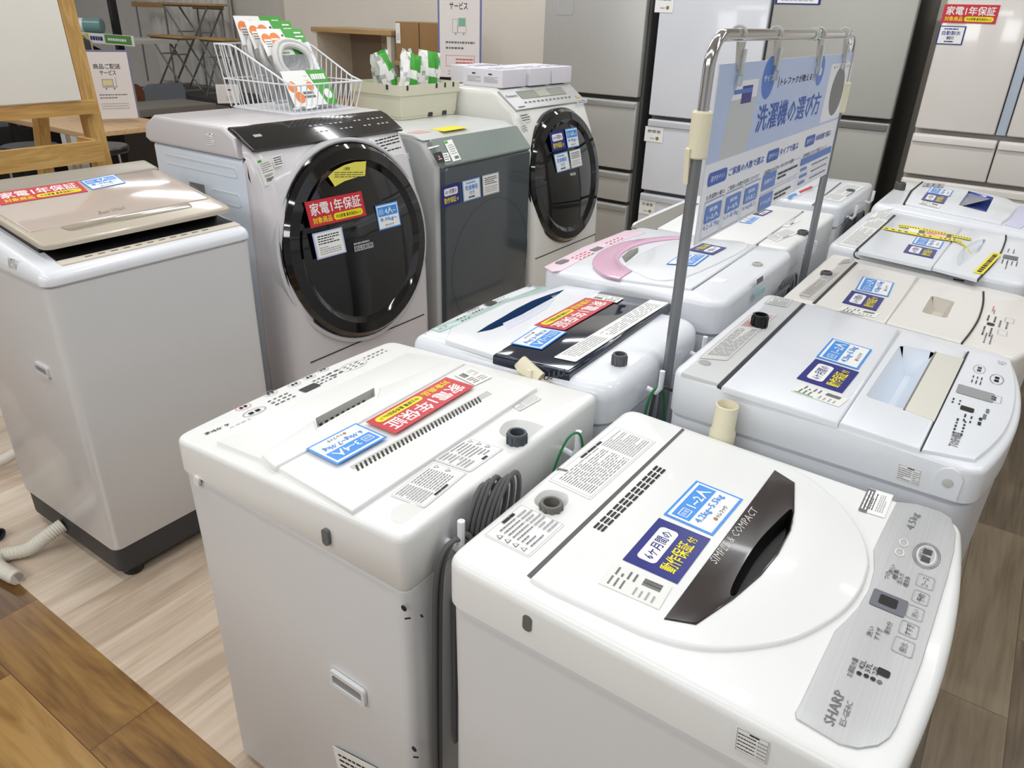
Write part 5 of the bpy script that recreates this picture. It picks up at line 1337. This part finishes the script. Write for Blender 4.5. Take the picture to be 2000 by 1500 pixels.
# grey wall shelf with a roll, price strip and black upright
sy = 4.0
a, b = P(140, 70, Y=sy), P(262, 66, Y=sy)
g = thing('wall_shelf', 'grey wall shelf with a price strip and a black upright', 'shelf', ((a.x + b.x) / 2 - .6, sy, 0))
L = b.x - a.x + 1.2; zt = a.z + .02
MB().use(mat('shelf_grey', 'a3a19c', .6)).box((0, .2, zt - .03), (L, .42, .03)).build('shelf_board', g)
up = P(205, 60, Y=sy + .3).x - g.location.x
MB().use(DARK).box((up, .42, 1.3), (.06, .06, 2.6)).build('upright', g)
MB().use(DARK).bar((up, .4, zt - .25), (up, .02, zt - .05), .02, .03).build('bracket', g)
s = Sticker((-.1, -.012, zt + .02), (L / 2, -.012, zt + .02), (-.1, -.012, zt - .065), PAPER, .002)
u0 = .35
s.rect(.62, .1, .97, .95, mat('strip_green', '5d9a4b', .4)).lines(.66, .35, .9, .65, 1, PAPER, 3, .8, 8).rect(.3, .15, .4, .9, mat('strip_lime', 'c9d22c', .4)).lines(.42, .25, .6, .75, 1, NAVY, 4, .8, 4); s.build('price_strip', g)
q = P(152, 50, Y=sy + .15)
r = thing('packaged_roll', 'white and teal wrapped roll lying on the grey wall shelf', 'roll', (q.x - .08, sy + .12, zt + .055), math.radians(38))
MB().use(WHITE2).lathe([(.06, -.3), (.066, -.29), (.066, .14), (.062, .15)], (0, 0, .013), 24, Matrix.Rotation(PI / 2, 3, 'Y')).build('roll', r)
MB().use(mat('teal_wrap', '6f9592', .25, coat=.4)).lathe([(.067, .14), (.067, .3), (.05, .31)], (0, 0, .013), 24, Matrix.Rotation(PI / 2, 3, 'Y')).build('wrapper', r)

# dark low stage with folding stools
STG = mat('stage_dark', '3d3b39', .55)
zst = .74
g = thing('display_stage', 'dark flat display stage carrying folding furniture', 'stage', (-7.2, 4.85, 0))
MB().use(STG).box((0, 0, zst - .025), (1.7, .6, .05), b=.004).build('top', g)
for sx in (-1, 1):
    for yy in (-.22, .22): MB().use(STG).box((sx * .78, yy, (zst - .05) / 2), (.06, .06, zst - .05)).build('leg', g)
FOLD = mat('folding_frame_grey', '7a7a78', .5, metal=.2); SEATW = wood('folding_seat_wood', ['8a6a3c', 'a9854f', 'b9965f'], None, .5)
def folding(label, px, py, w, d, h, y, seat_t=.02, name='folding_stool', cat='stool', rz=.0, group=None):
    q = P(px, py, Y=y); h = h or q.z - zst
    g = thing(name, label, cat, (q.x, y, zst), rz, group)
    MB().use(SEATW).box((0, 0, h - seat_t / 2), (w, d, seat_t), b=.004).build('seat' if 'stool' in name else 'tabletop', g)
    mb = MB().use(FOLD).box((0, 0, h - seat_t - .008), (w * .92, d * .8, .014)).build('seat_frame', g)
    for sy_ in (-1, 1):
        for sx in (-1, 1): MB().use(FOLD).tube([(sx * w * .42, sy_ * (d * .42), h - seat_t - .01), (-sx * w * .45, sy_ * d * .45, .01)], .009, 8).build('leg', g)
    for z, k in ((.03, .45), (h * .68, .2)):
        for sx in (-1, 1): MB().use(FOLD).tube([(sx * w * k, -d * .44, z), (sx * w * k, d * .44, z)], .007, 6).build('crossbar', g)
    return g
folding('low folding stool with wood seat at the left of the dark stage', 335, 69, .54, .2, None, 4.70)
folding('low folding stool with wood seat at the right of the dark stage', 425, 74, .36, .2, None, 4.70)
folding('tall folding table with wood top on the dark stage', 375, 6, .85, .2, None, 4.95, name='folding_table', cat='table')
g = thing('folding_chair', 'folding chair at the back of the dark stage, its wood back rail raised', 'chair', (P(310, 10, Y=5.1).x, 5.1, zst))
MB().use(SEATW).box((-.2, 0, .78), (.6, .02, .05), b=.004).build('back_rail', g)
MB().use(SEATW).box((.85, 0, .78), (.5, .02, .05), b=.004).build('back_rail', g)
for x in (-.45, .08, .65, 1.05): MB().use(FOLD).tube([(x, .0, .0), (x + .02, 0, .81)], .009, 8).build('frame_tube', g)
# pale curtain behind
mb = MB().use(mat('pale_curtain', 'd3d0cb', .85)); x0, x1 = P(300, 80, Y=5.27).x, P(455, 80, Y=5.27).x; n = 90
bt = [(x0 + (x1 - x0) * i / n, 5.27 + .035 * math.sin(i * .95) + .015 * math.sin(i * .37)) for i in range(n + 1)]
A = [mb.v((x, y, .75)) for x, y in bt]; Bv = [mb.v((x, y, 2.4)) for x, y in bt]; A2 = [mb.v((x, y + .012, .75)) for x, y in bt]; B2 = [mb.v((x, y + .012, 2.4)) for x, y in bt]
for i in range(n): mb.f((A[i], A[i + 1], Bv[i + 1], Bv[i])); mb.f((A2[i + 1], A2[i], B2[i], B2[i + 1])); mb.f((Bv[i], Bv[i + 1], B2[i + 1], B2[i])); mb.f((A[i + 1], A[i], A2[i], A2[i + 1]))
tag(mb.build('curtain'), 'pale grey curtain hanging behind the folding furniture', 'curtain')

# dark desk, grey chair, brown chair, paper card
g = thing('desk', 'dark grey low desk in front of the stage', 'desk', (-6.15, 3.65, 0))
DSK = mat('desk_taupe', '6a645e', .5)
MB().use(DSK).box((0, 0, .76), (.5, .86, .06), b=.005).build('desktop', g)
MB().use(mat('desk_dark', '2a2320', .5)).box((-.02, 0, .37), (.44, .8, .7)).build('carcass', g)
q = P(326, 195, X=-6.9)
g = thing('chair', 'grey plastic chair back showing above the dark desk', 'chair', (q.x, 4.25, 0), -PI / 2)
CHG = mat('chair_slate', '6b7078', .45)
mb = MB().use(CHG); pts = rrect(.44, .26, .09, 0, .74); mb.loft([[(x, .02 + .05 * (x / .22) ** 2 * -1, z) for x, z in pts], [(x, .0 + .05 * (x / .22) ** 2 * -1, z) for x, z in pts]]); mb.build('backrest', g)
MB().use(CHG).box((0, -.2, .45), (.42, .4, .03), b=.012).build('seat', g)
for sx in (-1, 1):
    for yy in (-.36, -.02): MB().use(STEEL).tube([(sx * .17, yy, .44), (sx * .19, yy, 0)], .01, 8).build('leg', g)
q = P(281, 204, X=-6.75)
g = thing('chair', 'brown wooden round backed chair beside the poster', 'chair', (q.x, 3.79, 0), -PI / 2)
BRC = wood('chair_walnut', ['4b2a16', '61371d', '70442a'], None, .4)
mb = MB().use(BRC); pts = rrect(.3, .2, .09, 0, .80); mb.loft([[(x, .0, z) for x, z in pts], [(x, .02, z) for x, z in pts]]); mb.build('backrest', g)
MB().use(BRC).box((0, -.2, .44), (.4, .38, .03), b=.012).build('seat', g)
for sx in (-1, 1):
    for yy in (-.36, .0): MB().use(OAKZ).bar((sx * .16, yy, .43), (sx * .18, yy, 0), .03).build('leg', g)
q = P(160, 82, X=-7.5)
g = thing('chair', 'pale framed chair with dark pad behind the oak easel', 'chair', (q.x, 3.75, 0), -PI / 2)
mb = MB().use(mat('chair_pad_charcoal', '45464b', .7)); mb.box((-.02, 0, 1.08), (.36, .05, .3), b=.03); mb.build('backrest', g)
mb = MB().use(mat('chair_frame_birch', 'cbb79b', .5)); mb.tube([(-.2, 0, .45), (-.2, 0, 1.2), (-.15, 0, 1.26), (.13, 0, 1.26), (.18, 0, 1.2), (.18, 0, .45)], .018, 8); mb.build('frame', g)
MB().use(MATS['chair_pad_charcoal']).box((0, -.2, .45), (.4, .4, .05), b=.02).build('seat', g)
for sx in (-1, 1):
    for yy in (-.38, -.02): MB().use(MATS['chair_frame_birch']).bar((sx * .18, yy, .43), (sx * .18, yy, 0), .03).build('leg', g)
g, s = sheet('price_card', 'white price card on the end of the dark desk, behind the basket', 'card', (424, 170), (462, 166), (434, 202), (-6.0, 4.25, .8), (.85, -.5, 0), TAGW)
s.lines(.45, .72, .75, .82, 1, INK, 2, .8, 2).lines(.4, .15, .7, .45, 3, INKL, 3, .4, 3); s.build('card', g)
MB().use(STEEL).tube([(0, .03, .01), (0, .03, -g.location.z)], .008, 8).build('pole', g)

# cabinet and cardboard box along the back wall
cy = 4.6
a, b = P(608, 52, Y=cy), P(765, 60, Y=cy); zt = (a.z + b.z) / 2
CABW = wood('cabinet_oak_top', ['93754c', 'a98a5e', 'b8996d'], None, .45); CABS = mat('cabinet_cream', 'd3ccbc', .5); CABI = mat('cabinet_inside_taupe', '8e8071', .6)
g = thing('open_cabinet', 'open fronted cream cabinet with oak top and perforated back', 'cabinet', ((a.x + b.x) / 2, cy + .2, 0))
w = b.x - a.x
MB().use(CABW).box((0, 0, zt - .018), (w, .42, .036), b=.003).build('top', g)
for sx in (-1, 1): MB().use(CABS).box((sx * (w / 2 - .035), .0, (zt - .04) / 2), (.04, .4, zt - .04)).build('side_panel', g)
mb = MB().use(CABI).box((0, .19, zt / 2), (w - .1, .02, zt - .08)); mb.build('back_panel', g)
mb = MB().use(DARK)
pg = MB().use(mat('pegboard_cream', 'b5a998', .6)).box((.17, .17, zt - .36), (w * .42, .012, .62)).build('pegboard', g)
for i in range(6):
    for j in range(7): mb.box((.17 - w * .21 + (i + .5) * w * .07, .1635, zt - .1 - j * .085), (.008, .002, .008))
mb.build('peg_holes', pg)
MB().use(CABW).box((0, 0, zt - .56), (w - .08, .38, .03)).build('shelf', g); MB().use(CABW).box((0, 0, .08), (w - .08, .38, .03)).build('shelf', g)
MB().use(CABW).box((0, -.19, zt - .62), (w - .09, .02, .09)).build('apron', g)
bx0, bx1 = P(766, 60, Y=cy).x, P(862, 60, Y=cy).x; bz = P(800, 121, Y=cy).z
g = thing('side_stand', 'wood topped stand under the cardboard box', 'stand', ((bx0 + bx1) / 2 + .02, cy + .18, 0))
MB().use(CABW).box((0, 0, bz - .015), (bx1 - bx0 + .02, .36, .03), b=.003).build('top', g)
MB().use(DARK).box((0, .02, (bz - .03) / 2), (bx1 - bx0 - .02, .3, bz - .03)).build('carcass', g)
g = thing('cardboard_box', 'brown cardboard box with a white tag on the stand by the wall', 'box', ((bx0 + bx1) / 2 + .01, cy + .16, bz))
CARD = mat('cardboard', '94724a', .75, var=.06); hz_ = 1.47 - bz
MB().use(CARD).box((0, 0, hz_ / 2), (bx1 - bx0 - .03, .3, hz_), b=.004).build('carton', g)
MB().use(mat('cardboard_dark', '5e472c', .8)).box((.01, -.151, hz_ / 2), (.008, .003, hz_ * .96)).build('seam', g)
s = Sticker((-(bx1 - bx0) / 2 + .02, -.152, hz_ - .01), (-(bx1 - bx0) / 2 + .065, -.152, hz_ - .01), (-(bx1 - bx0) / 2 + .02, -.152, hz_ - .15), TAGW).lines(.2, .15, .8, .5, 4, INKL, 2, .4, 2); s.build('price_tag', g)

# ================================================================ small things between the machines
# grey cord coil behind the 6.0kg machine, hooks, earth wires
def wpt(x, y, z): return Vector((x, y, z)) - Vector(W.root.location)
def toW(p): return W.I @ (Vector(p) + Vector((.012, 0, 0)))
XB = -.585
mb = MB().use(CORD)
for i in range(6):
    y0 = .742 + i * .009; c = []
    for k in range(26):
        a = 2 * PI * k / 26
        c.append(toW((XB + .010 + .005 * i + .006 * math.sin(a), y0 + (.022 + .002 * i) * math.cos(a) + .010 * math.sin(a), .845 + (.066 + .004 * (i % 3)) * math.sin(a))))
    mb.tube(c, .004, 8, True)
mb.build('power_cord', W.root)
def hook(M, w, name='cord_hook', h=.05):
    mb = MB().use(WHITE2); p = M.I @ Vector(w); mb.tube([p + Vector((0, 0, 0)), p + Vector((0, .022, -.004)), p + Vector((0, .03, .01)), p + Vector((0, .03, h))], .006, 8)
    return mb.build(name, M.root)
hook(W, (-.587, .70, .825)); hook(W, (-.587, 1.045, .82))
q = [(-.592, .655, .33), (-.588, .655, .62), (-.583, .66, .80), (-.572, .69, .845), (-.562, .73, .80), (-.560, .745, .72), (-.57, .75, .40)]
cable('power_cord', [toW(p) for p in q], .0045, CORD, parent=W.root)
cable('power_cord', [toW((x, y + .012, z)) for x, y, z in q[:4]] + [toW((-.56, .72, .80)), toW((-.56, .73, .5))], .0045, CORD, parent=W.root)
cable('earth_wire', [toW(p) for p in ((-.592, .985, .72), (-.584, .985, .80), (-.568, 1.0, .872), (-.560, 1.03, .875), (-.562, 1.055, .82), (-.57, 1.06, .74))], .0024, GREENC, parent=W.root)
mb = MB().use(mat('rear_panel_grey', '6f7072', .5)); a, b = toW((-.5955, .70, .55)), toW((-.5955, 1.10, .55)); mb.box((a + b) / 2 + Vector((0, .002, -.02)), (.38, .006, .34)); mb.build('rear_panel', W.root)
mb = MB(); t = Sticker(toW((-.5935, .86, .80)), toW((-.5935, .98, .83)), toW((-.5935, .86, .76)), None, .002)
hook(G, (-.566, 1.36, .83)); hook(G, (-.566, 1.60, .83))
def toG(p): return G.I @ Vector(p)
cable('earth_wire', [toG(p) for p in ((-.562, 1.34, .60), (-.555, 1.34, .78), (-.547, 1.36, .835), (-.540, 1.40, .80), (-.538, 1.42, .66))], .003, GREENC, parent=G.root)
cable('power_cord', [toG(p) for p in ((-.56, 1.37, .58), (-.553, 1.365, .77), (-.545, 1.38, .83), (-.53, 1.47, .77), (-.525, 1.52, .64))], .0042, DGREY, parent=G.root)
hook(V4, (-.582, 2.62, .84)); hook(V5, (-.596, 3.3, .84)); hook(V5, (-.596, 3.62, .85))
def coil(M, y, z, name='power_cord', n=4, r=.06, col=CORD, x=-.565):
    mb = MB().use(col)
    for i in range(n):
        mb.tube([M.I @ Vector((x + .004 * i, y + .02 * i + (.03 + .004 * i) * math.cos(a), z + r * math.sin(a) * (1 + .06 * i))) for a in [2 * PI * k / 20 for k in range(20)]], .0042, 7, True)
    return mb.build(name, M.root)
coil(K2, 2.28, .78, x=-.545); coil(K2, 2.20, .76, x=-.54); coil(V5, 3.3, .78, col=DGREY, x=-.588); coil(V5, 3.45, .76, col=DGREY, x=-.585)
s = Sticker(K2.side(1478, 546, y=.5455), K2.side(1490, 538, y=.5455), K2.side(1478, 556, y=.5455), INKG); s.build('spec_label', K2.root)
s = Sticker(K2.side(1473, 574, y=.5455), K2.side(1494, 558, y=.5455), K2.side(1473, 586, y=.5455), mat('sticker_pale_teal', 'a9cfd6', .4)); s.build('notice_sticker', K2.root)

g = thing('drain_joint', 'cream plastic pipe joint standing between the two nearest right row machines', 'pipe joint', (-.343, 1.203, .80))
MB().use(CREAM).lathe([(.017, -.25), (.017, .0), (.0225, .03), (.0235, .055), (.0235, .075), (.0205, .08), (.0205, .128), (.0185, .13), (.0175, .128), (.0175, .06), (.0, .06)], (0, 0, 0), 28, cap0=True, cap1=False).build('pipe', g)
MB().use(mat('hose_white', 'ddd8cc', .45)).tube(cr([(0, 0, -.22), (0, 0, -.5), (.03, .0, -.70), (.12, .0, -.78)], 8), .016, 10).build('hose', g)
q = P(1040, 725, Z=.885)
g = thing('hose_elbow', 'cream hose elbow with coiled wire between the 6.0kg and teal machines', 'hose elbow', (q.x, 1.183, .80))
a, b = P(1016, 713, Y=1.186), P(1056, 741, Y=1.186)
o = Vector(g.location)
MB().use(CREAM).tube([a - o + Vector((0, 0, -.006)), a - o + Vector((.004, 0, .002)), (a + b) / 2 - o, b - o], .02, 16, rr=[.013, .0195, .018, .0155]).build('elbow', g)
MB().use(CREAM).box((a + b) / 2 - o + Vector((.008, -.016, .004)), (.012, .008, .02), b=.002).build('tab', g)
MB().use(MATS['hose_white']).tube(cr([b - o, b - o + Vector((.012, .0, -.03)), b - o + Vector((.014, 0, -.2)), b - o + Vector((.01, 0, -.8))], 6), .0135, 10).build('hose', g)
hel = [b - o + Vector((.006 + .0022 * k, .006 * math.cos(k * 1.2), .006 + .0012 * k + .008 * math.sin(k * 1.2))) for k in range(26)]
MB().use(DGREY).tube(hel, .0013, 5).build('wire', g)
q = P(14, 1042, Z=.02)
g = thing('pipe_end', 'dark grey pipe piece on the floor at the left edge', 'pipe', (q.x - .06, q.y - .035, .022), math.radians(20))
MB().use(mat('pipe_slate', '4b4f58', .4)).lathe([(.02, -.12), (.02, .055), (.0165, .056), (.0165, .03)], (0, 0, 0), 20, Matrix.Rotation(PI / 2, 3, 'Y'), cap1=True).build('pipe', g)
q = P(4, 905, Z=.03)
g = thing('hose', 'off white hose end curling out behind the large machine at the left edge', 'hose', (q.x, q.y, .02))
MB().use(MATS['hose_white']).tube(cr([(-.15, -.1, 0), (-.03, -.03, .01), (.03, .05, .05), (.03, .12, .12)], 8), .02, 10).build('hose_body', g)
